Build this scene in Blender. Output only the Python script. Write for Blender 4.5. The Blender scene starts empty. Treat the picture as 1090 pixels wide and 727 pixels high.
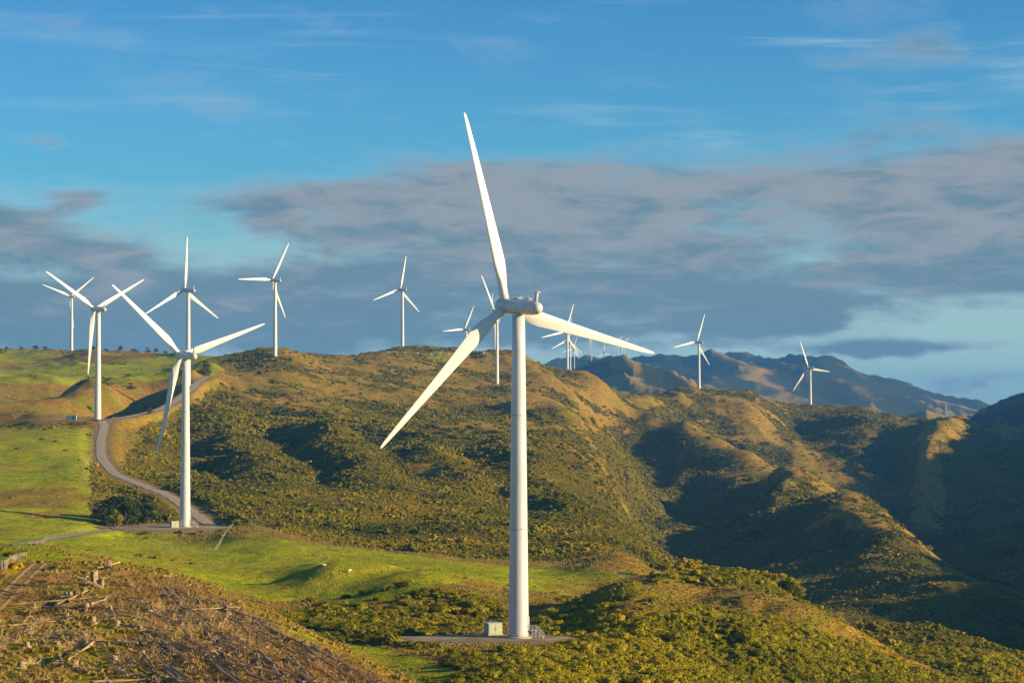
import bpy, bmesh, math, random
import numpy as np
from mathutils import Vector, Matrix
random.seed(7); rng = np.random.default_rng(11)
R = math.radians
SC = bpy.context.scene
COL = SC.collection

# ------------------------------------------------------------------ camera, sky, sun, exposure
F = 2400.0; CX, CY = 545.0, 363.5; HOR = 440.0
TT = (HOR - CY) / F                     # tangent of the upward pitch
TH = math.atan(TT)
cam_d = bpy.data.cameras.new('camera'); cam = bpy.data.objects.new('camera', cam_d); COL.objects.link(cam)
cam.location = (0, 0, 0); cam.rotation_euler = (math.pi/2 + TH, 0, 0)
cam_d.sensor_width = 36; cam_d.lens = F / 1090 * 36; cam_d.clip_start = 1; cam_d.clip_end = 120000
SC.camera = cam
SUN_AZ = R(76)      # to the right of the direction from subject to camera
SUN_EL = R(15)
sdir = Vector((math.sin(SUN_AZ)*math.cos(SUN_EL), -math.cos(SUN_AZ)*math.cos(SUN_EL), math.sin(SUN_EL)))
sl = bpy.data.lights.new('sun', 'SUN'); sl.energy = 5.0; sl.angle = R(0.53); sl.color = (1.0, 0.75, 0.41)
so = bpy.data.objects.new('sun', sl); COL.objects.link(so)
so.rotation_euler = sdir.to_track_quat('Z', 'Y').to_euler(); so.location = sdir * 200
SC.view_settings.view_transform = 'Standard'; SC.view_settings.look = 'None'
SC.view_settings.exposure = 1.12; SC.view_settings.gamma = 1
SC.view_settings.use_curve_mapping = False
SC.cycles.max_bounces = 5; SC.cycles.diffuse_bounces = 2; SC.cycles.glossy_bounces = 2
SC.cycles.transparent_max_bounces = 4; SC.cycles.volume_bounces = 0
SC.cycles.volume_step_rate = 5

class NT:
    def __init__(s, tree): s.t = tree; s.n = tree.nodes; s.l = tree.links
    def node(s, typ, **kw):
        n = s.n.new(typ)
        for k, v in kw.items(): setattr(n, k, v)
        return n
    def put(s, sock, v):
        if isinstance(v, bpy.types.NodeSocket): s.l.new(v, sock)
        elif v is not None: sock.default_value = v
    def math(s, op, a, b=None, c=None, clamp=False):
        n = s.node('ShaderNodeMath', operation=op, use_clamp=clamp); s.put(n.inputs[0], a)
        if b is not None: s.put(n.inputs[1], b)
        if c is not None: s.put(n.inputs[2], c)
        return n.outputs[0]
    def sst(s, v, a, b, lo=0.0, hi=1.0):
        n = s.node('ShaderNodeMapRange', interpolation_type='SMOOTHSTEP'); s.put(n.inputs[0], v)
        n.inputs[1].default_value = a; n.inputs[2].default_value = b; n.inputs[3].default_value = lo; n.inputs[4].default_value = hi
        return n.outputs[0]
    def mix(s, f, a, b, mode='MIX'):
        n = s.node('ShaderNodeMix', data_type='RGBA', blend_type=mode); s.put(n.inputs[0], f)
        s.put(n.inputs[6], a if isinstance(a, bpy.types.NodeSocket) else (*a, 1)); s.put(n.inputs[7], b if isinstance(b, bpy.types.NodeSocket) else (*b, 1))
        return n.outputs[2]
    def noise(s, vec, scale, detail=4, rough=0.5, dist=0.0, out=0):
        n = s.node('ShaderNodeTexNoise'); s.put(n.inputs['Vector'], vec); n.inputs['Scale'].default_value = scale
        n.inputs['Detail'].default_value = detail; n.inputs['Roughness'].default_value = rough; n.inputs['Distortion'].default_value = dist
        return n.outputs[out]
    def comb(s, x, y, z):
        n = s.node('ShaderNodeCombineXYZ'); s.put(n.inputs[0], x); s.put(n.inputs[1], y); s.put(n.inputs[2], z); return n.outputs[0]

def build_world():
    w = bpy.data.worlds.new('World'); SC.world = w; w.use_nodes = True
    T = NT(w.node_tree); T.n.clear()
    out = T.node('ShaderNodeOutputWorld'); bg = T.node('ShaderNodeBackground'); T.l.new(bg.outputs[0], out.inputs[0])
    sky = T.node('ShaderNodeTexSky', sky_type='NISHITA'); sky.sun_disc = False
    sky.sun_elevation = SUN_EL; sky.sun_rotation = math.atan2(sdir.x, sdir.y)
    sky.air_density = 1.3; sky.dust_density = 0.35; sky.ozone_density = 2.0; sky.altitude = 250
    tc = T.node('ShaderNodeTexCoord'); sep = T.node('ShaderNodeSeparateXYZ'); T.l.new(tc.outputs['Generated'], sep.inputs[0])
    x, y, z = sep.outputs
    az = T.math('ARCTAN2', x, y)                       # radians right of the view's heading
    el = T.math('DIVIDE', z, T.math('SQRT', T.math('ADD', T.math('MULTIPLY', x, x), T.math('MULTIPLY', y, y))))
    v = T.comb(az, T.math('MULTIPLY', el, 2.1), 0.0)   # clouds flatten towards the horizon
    n1 = T.noise(v, 9.0, 8, 0.60, 0.3)
    v2 = T.comb(T.math('MULTIPLY', az, 0.8), T.math('MULTIPLY', el, 3.6), 3.7)
    n2 = T.noise(v2, 17.0, 7, 0.62, 0.35)
    wa = T.math('ADD', az, T.math('MULTIPLY', T.math('SUBTRACT', n2, 0.5), 0.05)); we = T.math('ADD', el, T.math('MULTIPLY', T.math('SUBTRACT', n1, 0.5), 0.030))
    tot = None
    for (cx, cy, rx, ry, wgt) in CLOUDS:
        dx = T.math('MULTIPLY', T.math('SUBTRACT', wa, (cx-545)/2400), 2400.0/rx); dy = T.math('MULTIPLY', T.math('SUBTRACT', we, (440-cy)/2400), 2400.0/ry)
        q = T.math('MULTIPLY', T.math('EXPONENT', T.math('MULTIPLY', T.math('ADD', T.math('MULTIPLY', dx, dx), T.math('MULTIPLY', dy, dy)), -1.0)), wgt)
        tot = q if tot is None else T.math('ADD', tot, q)
    tot = T.math('MINIMUM', tot, 1.0)
    val = T.math('ADD', tot, T.math('ADD', T.math('MULTIPLY', T.math('SUBTRACT', n1, 0.5), 2.3), T.math('MULTIPLY', T.math('SUBTRACT', n2, 0.5), 1.5)))
    cov = T.sst(val, 0.24, 0.92)
    v3 = T.comb(T.math('MULTIPLY', az, 0.9), T.math('MULTIPLY', el, 3.6), 9.1)
    n3 = T.noise(v3, 26.0, 8, 0.64, 0.5)
    tone = T.sst(T.math('ADD', n3, T.sst(el, 0.035, 0.10, -0.12, 0.10)), 0.38, 0.66)
    ccol = T.mix(tone, (1.15, 1.90, 2.35), (2.60, 2.75, 2.95))
    vs = T.comb(T.math('ADD', T.math('MULTIPLY', az, 1.6), T.math('MULTIPLY', el, 3.0)), T.math('MULTIPLY', el, 22.0), 1.3)
    ns = T.noise(vs, 3.0, 7, 0.62, 0.8)
    cir = T.math('MULTIPLY', T.sst(ns, 0.50, 0.78), 0.50)
    cir = T.math('MULTIPLY', cir, T.sst(az, -0.25, 0.10, 0.35, 1.0))
    skyc = T.mix(1.0, sky.outputs[0], (0.27, 0.80, 1.34), 'MULTIPLY')
    skyc = T.mix(T.sst(el, 0.10, 0.20, 0.0, 1.0), skyc, T.mix(1.0, skyc, (0.80, 0.82, 0.88), 'MULTIPLY'))
    grad = T.mix(T.sst(el, 0.0, 0.11, 0.9, 0.0), skyc, (4.6, 6.8, 5.6))
    c1 = T.mix(cir, grad, (4.0, 5.6, 6.2))
    rim = T.math('MULTIPLY', T.sst(val, 0.05, 0.38), T.sst(el, 0.03, 0.10, 0.50, 0.10))
    c2 = T.mix(rim, c1, (4.2, 5.2, 5.6))
    c3 = T.mix(T.math('MULTIPLY', cov, 0.94), c2, ccol)
    T.l.new(c3, bg.inputs[0]); bg.inputs[1].default_value = 0.059
CLOUDS = [(330,232,170,38,1),(560,205,170,36,.95),(720,235,220,48,1),(900,225,200,50,1),(1060,200,130,52,1),(600,300,380,38,.95),(880,300,260,38,.95),(60,338,260,34,1.05),(400,335,330,36,1.0),(10,238,75,22,.8),(82,212,38,15,.7),(105,272,75,18,.75),(930,371,150,8,.9),(58,160,25,11,.6),(1050,402,60,8,.5),(-300,300,220,80,1),(1500,240,350,90,1),(650,350,300,20,.5)]
build_world()

# ------------------------------------------------------------------ helpers
def tag(o, label=None, cat=None, group=None, kind=None):
    if label: o['label'] = label
    if cat: o['category'] = cat
    if group: o['group'] = group
    if kind: o['kind'] = kind
    return o
def mesh_obj(name, verts, faces, mats=None, parent=None, smooth=False, link=True):
    me = bpy.data.meshes.new(name)
    if isinstance(verts, np.ndarray):
        nf, k = faces.shape
        me.vertices.add(len(verts)); me.vertices.foreach_set('co', np.ascontiguousarray(verts, dtype=np.float32).ravel())
        me.loops.add(nf*k); me.loops.foreach_set('vertex_index', np.ascontiguousarray(faces, dtype=np.int32).ravel())
        me.polygons.add(nf); me.polygons.foreach_set('loop_start', np.arange(0, nf*k, k, dtype=np.int32))
        me.update(calc_edges=True)
    else: me.from_pydata(verts, [], faces); me.update()
    if smooth: me.polygons.foreach_set('use_smooth', [True]*len(me.polygons))
    for m in (mats or []): me.materials.append(m)
    o = bpy.data.objects.new(name, me)
    if link: COL.objects.link(o)
    if parent: o.parent = parent
    return o
def empty(name, loc=(0,0,0)):
    o = bpy.data.objects.new(name, None); o.location = loc; o.empty_display_size = 1; COL.objects.link(o); return o
ORD = ['leftmost','second','third','fourth','fifth','sixth','seventh','eighth','ninth','tenth','eleventh','twelfth','thirteenth','fourteenth','fifteenth','sixteenth','seventeenth','eighteenth','nineteenth','twentieth','twenty-first','twenty-second','twenty-third','twenty-fourth','twenty-fifth','twenty-sixth']
class MB:
    def __init__(s): s.v = []; s.f = []
    def box(s, c, h, rz=0.0, taper=1.0):
        b = len(s.v); ca, sa = math.cos(rz), math.sin(rz)
        for dz in (-1, 1):
            k = taper if dz > 0 else 1
            for dx, dy in ((-1,-1),(1,-1),(1,1),(-1,1)):
                x, y = dx*h[0]*k, dy*h[1]*k
                s.v.append((c[0]+x*ca-y*sa, c[1]+x*sa+y*ca, c[2]+dz*h[2]))
        s.f += [(b,b+3,b+2,b+1),(b+4,b+5,b+6,b+7)]+[(b+i,b+(i+1)%4,b+4+(i+1)%4,b+4+i) for i in range(4)]
        return s
    def tube(s, pts, rad, n=8, cap=True):
        pts = [Vector(p) for p in pts]
        if not hasattr(rad, '__len__'): rad = [rad]*len(pts)
        b0 = len(s.v)
        for i, p in enumerate(pts):
            d = (pts[min(i+1, len(pts)-1)] - pts[max(i-1, 0)]).normalized()
            ref = Vector((0,0,1)) if abs(d.z) < 0.9 else Vector((1,0,0))
            u = d.cross(ref).normalized(); w = d.cross(u)
            for k in range(n):
                a = 2*math.pi*k/n; s.v.append(tuple(p + (u*math.cos(a)+w*math.sin(a))*rad[i]))
        for i in range(len(pts)-1):
            for k in range(n):
                a = b0+i*n; s.f.append((a+k, a+n+k, a+n+(k+1)%n, a+(k+1)%n))
        if cap:
            s.f.append(tuple(b0+k for k in range(n))); e = b0+(len(pts)-1)*n; s.f.append(tuple(e+n-1-k for k in range(n)))
        return s
    def build(s, name, mat, parent=None, smooth=False, link=True): return mesh_obj(name, s.v, s.f, [mat], parent, smooth, link)

def simple_mat(name, col, rough=0.6, var=0.12, scale=1.0, metal=0.0, bump=0.0, col2=None):
    m = bpy.data.materials.new(name); m.use_nodes = True; T = NT(m.node_tree); p = T.n['Principled BSDF']
    tc = T.node('ShaderNodeTexCoord'); n = T.noise(tc.outputs['Object'], scale, 6, 0.6)
    a = tuple(c*(1-var) for c in col); b = col2 or tuple(min(1, c*(1+var)) for c in col)
    T.l.new(T.mix(T.sst(n, 0.35, 0.65), a, b), p.inputs['Base Color']); p.inputs['Roughness'].default_value = rough
    p.inputs['Metallic'].default_value = metal
    if bump:
        bn = T.node('ShaderNodeBump'); bn.inputs['Strength'].default_value = bump; T.l.new(n, bn.inputs['Height']); T.l.new(bn.outputs[0], p.inputs['Normal'])
    return m

def _hash(ix, iy, seed):
    h = (ix.astype(np.int64)*374761393 + iy.astype(np.int64)*668265263 + seed*982451653) & 0xFFFFFFFF
    h = ((h ^ (h >> 13))*1274126177) & 0xFFFFFFFF
    return ((h ^ (h >> 16)) & 0xFFFF) / 65536.0 * 2*np.pi
def pn(x, y, seed=0):
    ix = np.floor(x); iy = np.floor(y); fx = x-ix; fy = y-iy
    u = fx*fx*fx*(fx*(fx*6-15)+10); v = fy*fy*fy*(fy*(fy*6-15)+10)
    def g(dx, dy):
        a = _hash(ix+dx, iy+dy, seed); return np.cos(a)*(fx-dx)+np.sin(a)*(fy-dy)
    a = g(0,0); b = g(1,0); c = g(0,1); d = g(1,1)
    return ((a+(b-a)*u) + ((c+(d-c)*u) - (a+(b-a)*u))*v)*1.4
def fbm(x, y, seed=0, octs=4, gain=0.5):
    s = 0; a = 1
    for i in range(octs): s = s + a*pn(x*2**i+i*13.7, y*2**i-i*7.1, seed+i); a *= gain
    return s
def ridged(x, y, seed=0, octs=4, gain=0.5):
    s = 0; a = 1; w = 1
    for i in range(octs):
        n = (1-np.abs(pn(x*2**i+i*13.7, y*2**i-i*7.1, seed+i))*1.6); n = n*n*w; s = s+a*(n-0.5); w = np.clip(n*1.2, 0, 1); a *= gain
    return s
def sst(v, a, b):
    t = np.clip((v-a)/(b-a), 0, 1); return t*t*(3-2*t)

# ------------------------------------------------------------------ terrain
def us(px, py, d):                      # pixel + distance -> (X/Y, ln d, Z/Y)
    m = (CY-py)/F; s = (m+TT)/(1-TT*m)
    k = math.cos(TH)*(1+TT*s)
    return ((px-CX)/F*k, math.log(d), s)
CT = []
def pt(*L):
    for px, py, d in L: CT.append(us(px, py, d))
def zt(*L):                             # px, metres of height, distance
    for px, z, d in L: CT.append(((px-CX)/F, math.log(d), z/d))
def line(L, step=45, f=us):
    for a, b in zip(L[:-1], L[1:]):
        n = max(1, int(math.hypot(b[0]-a[0], 500*(math.log(b[2]/a[2])))/step))
        for i in range(n):
            t = i/n; CT.append(f(a[0]+(b[0]-a[0])*t, a[1]+(b[1]-a[1])*t, math.exp(math.log(a[2])*(1-t)+math.log(b[2])*t)))
    CT.append(f(*L[-1]))
# skyline of the near range
line([(-120,380,3000),(0,376,2950),(77,374.5,2770),(150,377,2600),(235,378,2350),(293,374,2130),(345,378,2300),(390,374,2500),(429,370.5,2640),(480,370,2700),(520,372,2680),(560,379,2620),(600,394,2560),(640,408,2510),(656,417,2550)])
zt((-120,20,3500),(77,30,3300),(200,25,3000),(293,22,2700),(400,25,3200),(520,25,3300),(600,0,3100),(660,-10,2900))
zt(*[(u,-30,4600) for u in range(-200,640,140)])
# left country
pt((104,447,1364),(60,447,1364),(0,449,1390),(-120,450,1400),(30,402,1950),(100,397,2050),(150,390,2250),(30,388,2400),(-100,400,2000),(110,408,1800),(60,425,1620),(0,428,1600))
line([(104,447,1364),(150,441,1440),(182,430,1530),(200,417,1640),(216,402,1770)],30)
pt((140,431,1620),(168,420,1720),(110,437,1540),(125,411,1800),(170,405,1900),(230,392,1950),(200,388,2200))
pt((0,500,1080),(50,500,1080),(90,500,1070),(0,560,840),(60,558,860),(100,560,870),(-120,500,1080),(-120,570,840))
line([(110,455,1330),(107,475,1230),(110,492,1150),(125,507,1080),(155,518,1010),(185,528,960),(205,538,925)],40)
pt((197,562,882),(140,563,880),(235,562,882),(130,528,985),(160,540,940),(30,578,770),(80,568,820))
# green spur
line([(250,560,870),(300,572,800),(400,588,760),(500,597,725),(600,603,700),(690,612,670)],60)
pt((250,590,740),(180,590,730),(350,602,680),(450,618,610),(560,638,545),(600,625,610),(640,638,580),(300,618,610),(280,640,545))
pt((320,650,530),(400,668,485),(450,645,540),(380,640,560))
pt((550,678.5,458),(440,677,462),(500,691,433),(590,682,452),(430,690,436),(560,692,430))
pt((598,656,500),(645,648,520),(690,655,510),(620,676,465))
pt((700,680,455),(800,690,460),(700,727,395),(600,727,385),(500,727,375),(420,712,405),(800,727,425),(900,727,475),(900,700,530))
line([(660,622,610),(700,612,640),(740,610,650),(790,618,640),(850,638,610),(900,664,585),(960,700,560),(1010,727,540),(1090,775,500)],50)
pt((740,640,590),(680,645,560),(820,660,540))
zt((700,-70,760),(760,-82,800),(850,-100,820),(960,-112,850),(1090,-120,850),(1200,-122,850))
# slash spur, bottom left
pt((10,600,340),(60,600,335),(100,612,310),(100,660,255),(100,727,205),(0,660,260),(0,727,205),(-120,640,270),(-120,727,210))
line([(130,598,345),(190,612,325),(250,638,290),(330,680,255),(400,715,235),(450,735,225)],40)
pt((200,680,245),(300,727,210),(200,727,205))
pt((30,586,420),(100,590,480),(-60,590,420))
zt((200,-36,440),(280,-38,400),(350,-40,360),(430,-42,330),(520,-44,310),(140,-33,460))
zt((600,-45,300),(750,-52,300),(900,-60,330),(1100,-75,350))
zt(*[(u,-18,90) for u in range(-400,1500,230)]); zt(*[(u,-24-0.012*u,160) for u in range(250,1500,230)]); zt(*[(u,-6,30) for u in range(-400,1500,230)])
# low spur at the far right
line([(900,676,740),(930,668,770),(1000,672,770),(1060,690,730),(1120,702,700)],40)
pt((1000,705,650),(1090,727,620),(940,705,640),(1150,760,600))
# long bush slope
line([(300,567,850),(400,584,815),(500,593,785),(600,601,760),(690,609,745)],60)
pt((190,505,1100),(230,520,1010),(300,532,1000),(400,547,970),(500,562,920),(600,575,880),(655,592,840))
pt((150,480,1250),(200,462,1380),(300,475,1330),(400,492,1280),(500,512,1220),(600,535,1120))
pt((230,418,1720),(300,430,1700),(400,442,1700),(500,455,1680),(560,470,1600),(600,486,1500),(640,520,1360),(672,558,1120),(705,602,900))
pt((300,402,1900),(400,402,2100),(460,405,2150),(529,401,2307),(560,424,2080),(600,436,2020),(640,447,2000),(240,398,1950),(350,390,2150),(600,412,2350))
# valley, then the golden ridge
line([(648,462,2330),(682,505,2120),(724,548,1880),(775,592,1580),(835,625,1330),(900,652,1150)],50)
zt((690,-92,1450),(725,-96,1250),(760,-98,1100),(810,-102,1000))
zt((1000,-110,1010),(1090,-114,1000),(1200,-112,1000))
line([(676,440,2480),(692,444,2430),(730,450,2360),(765,466,2260),(800,480,2150),(850,505,1960),(900,533,1790),(950,565,1600),(1000,602,1400),(1035,625,1260),(1085,650,1150)],40)
pt((700,478,2300),(752,522,2040),(800,562,1780),(850,590,1540),(900,612,1380),(950,632,1240),(1000,648,1130))
# ridge from the turbine on the crest to the valley
line([(656,417,2550),(690,420,2700),(715,414,2880),(744,409,3000),(770,420,2850),(800,438,2740),(850,470,2600),(886,500,2480),(925,530,2300)],45)
zt((720,-8,2680),(770,-45,2500),(820,-72,2350),(880,-92,2150),(940,-108,1900),(1000,-118,1650))
# second ridge with the dark face
line([(744,409,3000),(790,421,3150),(830,426,3150),(863,429.5,3100),(910,432,3020),(960,444,2950),(1012,454,2850),(1045,463,2880),(1100,472,2850),(1200,470,2900)],45)
zt((850,-35,2780),(900,-65,2500),(950,-92,2280))
pt((950,500,2550),(1000,520,2400),(1000,575,1880),(1050,600,1650),(1090,618,1480),(1090,560,1950),(1090,500,2480),(960,560,2000))
zt((760,-20,3500),(863,-40,3600),(960,-60,3600),(1010,-60,3400),(1090,-60,3300))
line([(1030,446,3800),(1060,431,3900),(1090,419,4000),(1150,400,4100),(1250,390,4100)])
zt((1000,-60,4400),(1150,-20,5000),(860,-60,4600),(700,-40,4200),(700,-20,3400))
# middle distance knolls and far range
line([(600,397,5600),(640,386,6200),(665,387,6100),(700,396,5800),(740,404,5400)])
pt((640,400,5200),(700,412,4900))
zt((640,60,7200),(740,50,7000),(850,20,6400),(1000,-10,6000))
line([(560,392,9000),(610,388,9000),(640,382,9000),(655,378,9000),(690,376,9000),(720,372,9000),(748,380,9000),(768,376,9000),(787,375,9000),(815,383,9000),(850,381.5,9000),(895,380,9000),(930,392,9000),(960,400,9000),(1000,413,9000),(1030,422,9000),(1060,430,9000),(1100,442,9000),(1200,452,9000),(1500,450,9000)])
pt((700,402,7600),(800,408,7600),(900,420,7400),(1000,440,7400))
zt(*[(u,-40,12500) for u in range(-300,1700,250)]); zt(*[(u,-40,19000) for u in range(-300,1700,400)]); zt(*[(u,-20,7000) for u in range(-300,500,250)])
# country out of frame on both sides
zt((1400,-94,900),(1990,8,960),(1700,-62,950),(1800,-85,700),(2200,-60,800),(1400,-60,1500),(1800,10,1400),(2200,60,1300),(1400,40,2300),(1520,92,2450),(1480,32,2000),(1650,120,2300),(2000,110,2100),(1350,60,2800),(1450,130,2800),(1600,150,2900),(1900,150,3000),(1500,90,4200),(2000,120,4200),(1500,-90,600),(2200,-70,400))
zt((-400,-30,800),(-800,-20,900),(-400,10,1400),(-800,40,1800),(-400,60,2600),(-900,80,3000),(-500,-25,400),(-900,-10,400),(-500,-10,5000),(1900,0,9000))

ctl = np.array(CT); ctl = ctl[np.unique(np.round(ctl[:, :2], 4), axis=0, return_index=True)[1]]
def uv(a, l): return a*F/100.0, l*5.0
cu, cv = uv(ctl[:,0], ctl[:,1]); N = len(ctl)
def tps(r2): return 0.5*r2*np.log(r2+1e-9)
D2 = (cu[:,None]-cu[None])**2+(cv[:,None]-cv[None])**2
K = tps(D2)+np.eye(N)*0.006
P = np.stack([np.ones(N), cu, cv], 1)
A = np.block([[K, P],[P.T, np.zeros((3,3))]])
wt = np.linalg.solve(A, np.concatenate([ctl[:,2], np.zeros(3)]))

pxs = np.concatenate([np.arange(-1000,-60,22.0), np.arange(-60,1150,1.3), np.arange(1150,2400,16.0)])
GU = (pxs-CX)/F
GL = np.concatenate([np.linspace(math.log(28), math.log(180), 50, endpoint=False), np.linspace(math.log(180), math.log(3700), 860, endpoint=False), np.linspace(math.log(3700), math.log(13000), 170, endpoint=False), np.linspace(math.log(13000), math.log(20000), 14)])
GY = np.exp(GL)
S = np.zeros((len(GL), len(GU)))
gx, _ = uv(GU, 0); _, gy = uv(0, GL)
for i in range(0, len(GL), 16):
    yy = gy[i:i+16]
    acc = wt[N]+wt[N+1]*gx[None]+wt[N+2]*yy[:,None]
    for k in range(N):
        acc = acc + wt[k]*tps((gx[None]-cu[k])**2+(yy[:,None]-cv[k])**2)
    S[i:i+16] = acc
Yg = np.broadcast_to(GY[:,None], S.shape); Xg = GU[None]*Yg
Z = S*Yg
PXg = np.broadcast_to(pxs[None], S.shape)

def xy(px, d): return (px-CX)/F*d, d
def seg_dist(X, Y, L):                  # distance to a polyline and position along it
    best = np.full(X.shape, 1e9); along = np.zeros(X.shape); tot = 0
    for (x0,y0), (x1,y1) in zip(L[:-1], L[1:]):
        dx, dy = x1-x0, y1-y0; l = math.hypot(dx, dy)
        t = np.clip(((X-x0)*dx+(Y-y0)*dy)/(l*l), 0, 1); dd = np.hypot(X-x0-t*dx, Y-y0-t*dy)
        m = dd < best; best = np.where(m, dd, best); along = np.where(m, tot+t*l, along); tot += l
    return best, along/tot
def ridge(L, h, w):
    global Z
    P_ = [xy(px, d) for px, d in L]
    xs = [p[0] for p in P_]; ys = [p[1] for p in P_]
    r0 = np.searchsorted(GY, min(ys)-3*w); r1 = np.searchsorted(GY, max(ys)+3*w)
    X = Xg[r0:r1]; Y = Yg[r0:r1]
    X = X + 0.35*w*fbm(X/(2*w), Y/(2*w), 55, 2)
    dd, t = seg_dist(X, Y, P_)
    Z[r0:r1] += h*np.exp(-(dd/w)**1.6)*np.sin(np.pi*np.clip(t, 0.02, 0.98))**0.7
# secondary spurs and gullies
ridge([(700,2280),(722,2080),(738,1900)], 11, 32)
ridge([(742,2290),(710,2180),(700,2060)], -11, 35)
ridge([(845,1960),(838,1800),(812,1620)], 17, 34)
ridge([(905,1780),(900,1600),(880,1440)], 12, 30)
ridge([(800,2100),(780,1950),(765,1780)], -16, 40)
ridge([(880,1840),(868,1700),(845,1540)], -12, 26)
ridge([(1035,2980),(1008,2780),(985,2480),(990,2150)], 30, 36)
ridge([(930,2950),(915,2650),(925,2300)], 14, 34)
ridge([(1060,2700),(1050,2350),(1060,1950)], 16, 38)
ridge([(960,2800),(950,2450),(965,2100)], -14, 34)
ridge([(1035,2300),(1030,1950),(1045,1700)], -14, 36)
ridge([(990,2650),(984,2300),(994,2000)], 7, 30)
ridge([(780,2800),(815,2700),(838,2560)], -8, 40)
ridge([(560,2050),(620,1850),(655,1700)], 9, 38)
ridge([(500,1800),(570,1560),(640,1330)], 9, 40)
ridge([(480,1900),(540,1700),(600,1480)], -9, 40)
ridge([(400,1750),(470,1450),(540,1200)], 7, 45)
ridge([(380,1850),(430,1620),(500,1350)], -7, 40)
ridge([(300,1600),(360,1350),(430,1100)], 6, 45)
ridge([(120,1980),(50,1760),(-40,1580)], -20, 42)
ridge([(170,1880),(95,1650),(30,1500)], 14, 36)
ridge([(668,520),(705,492),(735,470)], 5.5, 13)
ridge([(30,1960),(-20,1850),(-80,1760)], 6, 50)
ridge([(190,1760),(140,1600),(95,1500)], -16, 32)
ridge([(150,2000),(120,1850),(95,1740)], 9, 40)
ridge([(140,990),(160,955)], -4, 16)
ridge([(330,650),(345,590),(356,540)], 6.0, 24)
ridge([(290,630),(292,570)], -3, 16)
ridge([(478,590),(450,560),(436,525)], 5, 20)
ridge([(360,590),(420,575)], 3, 18)
ridge([(455,545),(500,520),(540,505)], 3, 16)
for k_ in range(9):
    u0_ = 175+k_*52; ridge([(u0_,1560-k_*12),(u0_+38,1300-k_*8),(u0_+85,1040)], (7.5 if k_ % 2 else -7.5), 21)
ridge([(778,2060),(785,1850),(812,1560)], 15, 42)
ridge([(862,1760),(884,1520),(915,1300)], 15, 38)
ridge([(930,1580),(950,1400),(975,1230)], 10, 30)
ridge([(600,1750),(640,1560),(672,1330)], 10, 26)
ridge([(622,1900),(665,1700),(690,1500)], -10, 28)
r1_, _ = seg_dist(Xg, Yg, [xy(a_, b_) for a_, b_ in [(672,2490),(690,2430),(765,2260),(850,1960),(950,1600),(1020,1330)]])
calm = 1-0.75*np.exp(-(r1_/45)**2)
# noise with an amplitude that follows the kind of country
field_a = sst(PXg, 240, 120)*sst(Yg, 1500, 1250)              # left paddocks
amp = sst(np.log(Yg), math.log(780), math.log(1300))*(1-0.85*field_a)
amp_far = sst(Yg, 3300, 5500)
ca, sa = math.cos(R(-60)), math.sin(R(-60))                    # spurs run down to the right and the viewer
Au = (Xg*ca+Yg*sa)/3.0; Av = -Xg*sa+Yg*ca
left_soft = 1-0.35*sst(PXg, 560, 480)
rough_w = 7.5-2.0*sst(PXg, 620, 720)
Z = Z + calm*amp*(1-amp_far)*sst(PXg, 620, 720)*5.0*ridged(Au/78, Av/78, 63, 3, 0.5)
Z = Z + calm*amp*(1-amp_far)*left_soft*(rough_w*ridged(Au/150, Av/150, 3, 4, 0.5) + 4.0*fbm(Xg/70, Yg/70, 9, 4, 0.55))
Z = Z + amp_far*(48*ridged((Xg*0.8+Yg*0.25)/800, Yg/1500, 21, 4, 0.42)-13+24*ridged((Xg+Yg*0.35)/330, Yg/900, 27, 3, 0.5))
mid_far = sst(Yg, 3300, 4000)*sst(Yg, 8500, 6800)
Z = Z + mid_far*15*ridged((Xg+0.3*Yg)/260, Yg/420, 61, 4, 0.5)
Z = Z + (1-amp)*((1.3+2.6*sst(PXg, 590, 680)*sst(Yg, 700, 600))*fbm(Xg/45, Yg/45, 31, 4, 0.5))*sst(Yg, 100, 250)
S = Z/Yg

def hs(X, Y):                           # height of the ground
    X = np.atleast_1d(np.asarray(X, float)); Y = np.atleast_1d(np.asarray(Y, float))
    c = np.interp(X/Y, GU, np.arange(len(GU))); r = np.interp(Y, GY, np.arange(len(GY)))
    c0 = np.clip(c.astype(int), 0, len(GU)-2); r0 = np.clip(r.astype(int), 0, len(GY)-2); fc = c-c0; fr = r-r0
    return (Z[r0,c0]*(1-fc)+Z[r0,c0+1]*fc)*(1-fr)+(Z[r0+1,c0]*(1-fc)+Z[r0+1,c0+1]*fc)*fr
def h1(x, y): return float(hs(x, y)[0])
def hit(px, py, dmin=150, dmax=1e9):    # first ground point seen under a pixel
    u, _, s = us(px, py, 1000.0)
    c = np.interp(u, GU, np.arange(len(GU))); c0 = int(c); fc = c-c0
    prof = (Z[:,c0]*(1-fc)+Z[:,c0+1]*fc)/GY
    ok = np.where((prof >= s) & (GY > dmin) & (GY < dmax))[0]
    if len(ok) == 0:
        m = (GY > dmin) & (GY < min(dmax, 5000)); k = np.where(m)[0][np.argmax(prof[m])]; y = GY[k]; return u*y, y, h1(u*y, y)
    k = ok[0]; a, b = prof[k-1], prof[k]; t = (s-a)/(b-a) if b > a else 1.0; t = min(max(t, 0), 1)
    y = GY[k-1]*(1-t)+GY[k]*t
    return u*y, y, h1(u*y, y)

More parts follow.
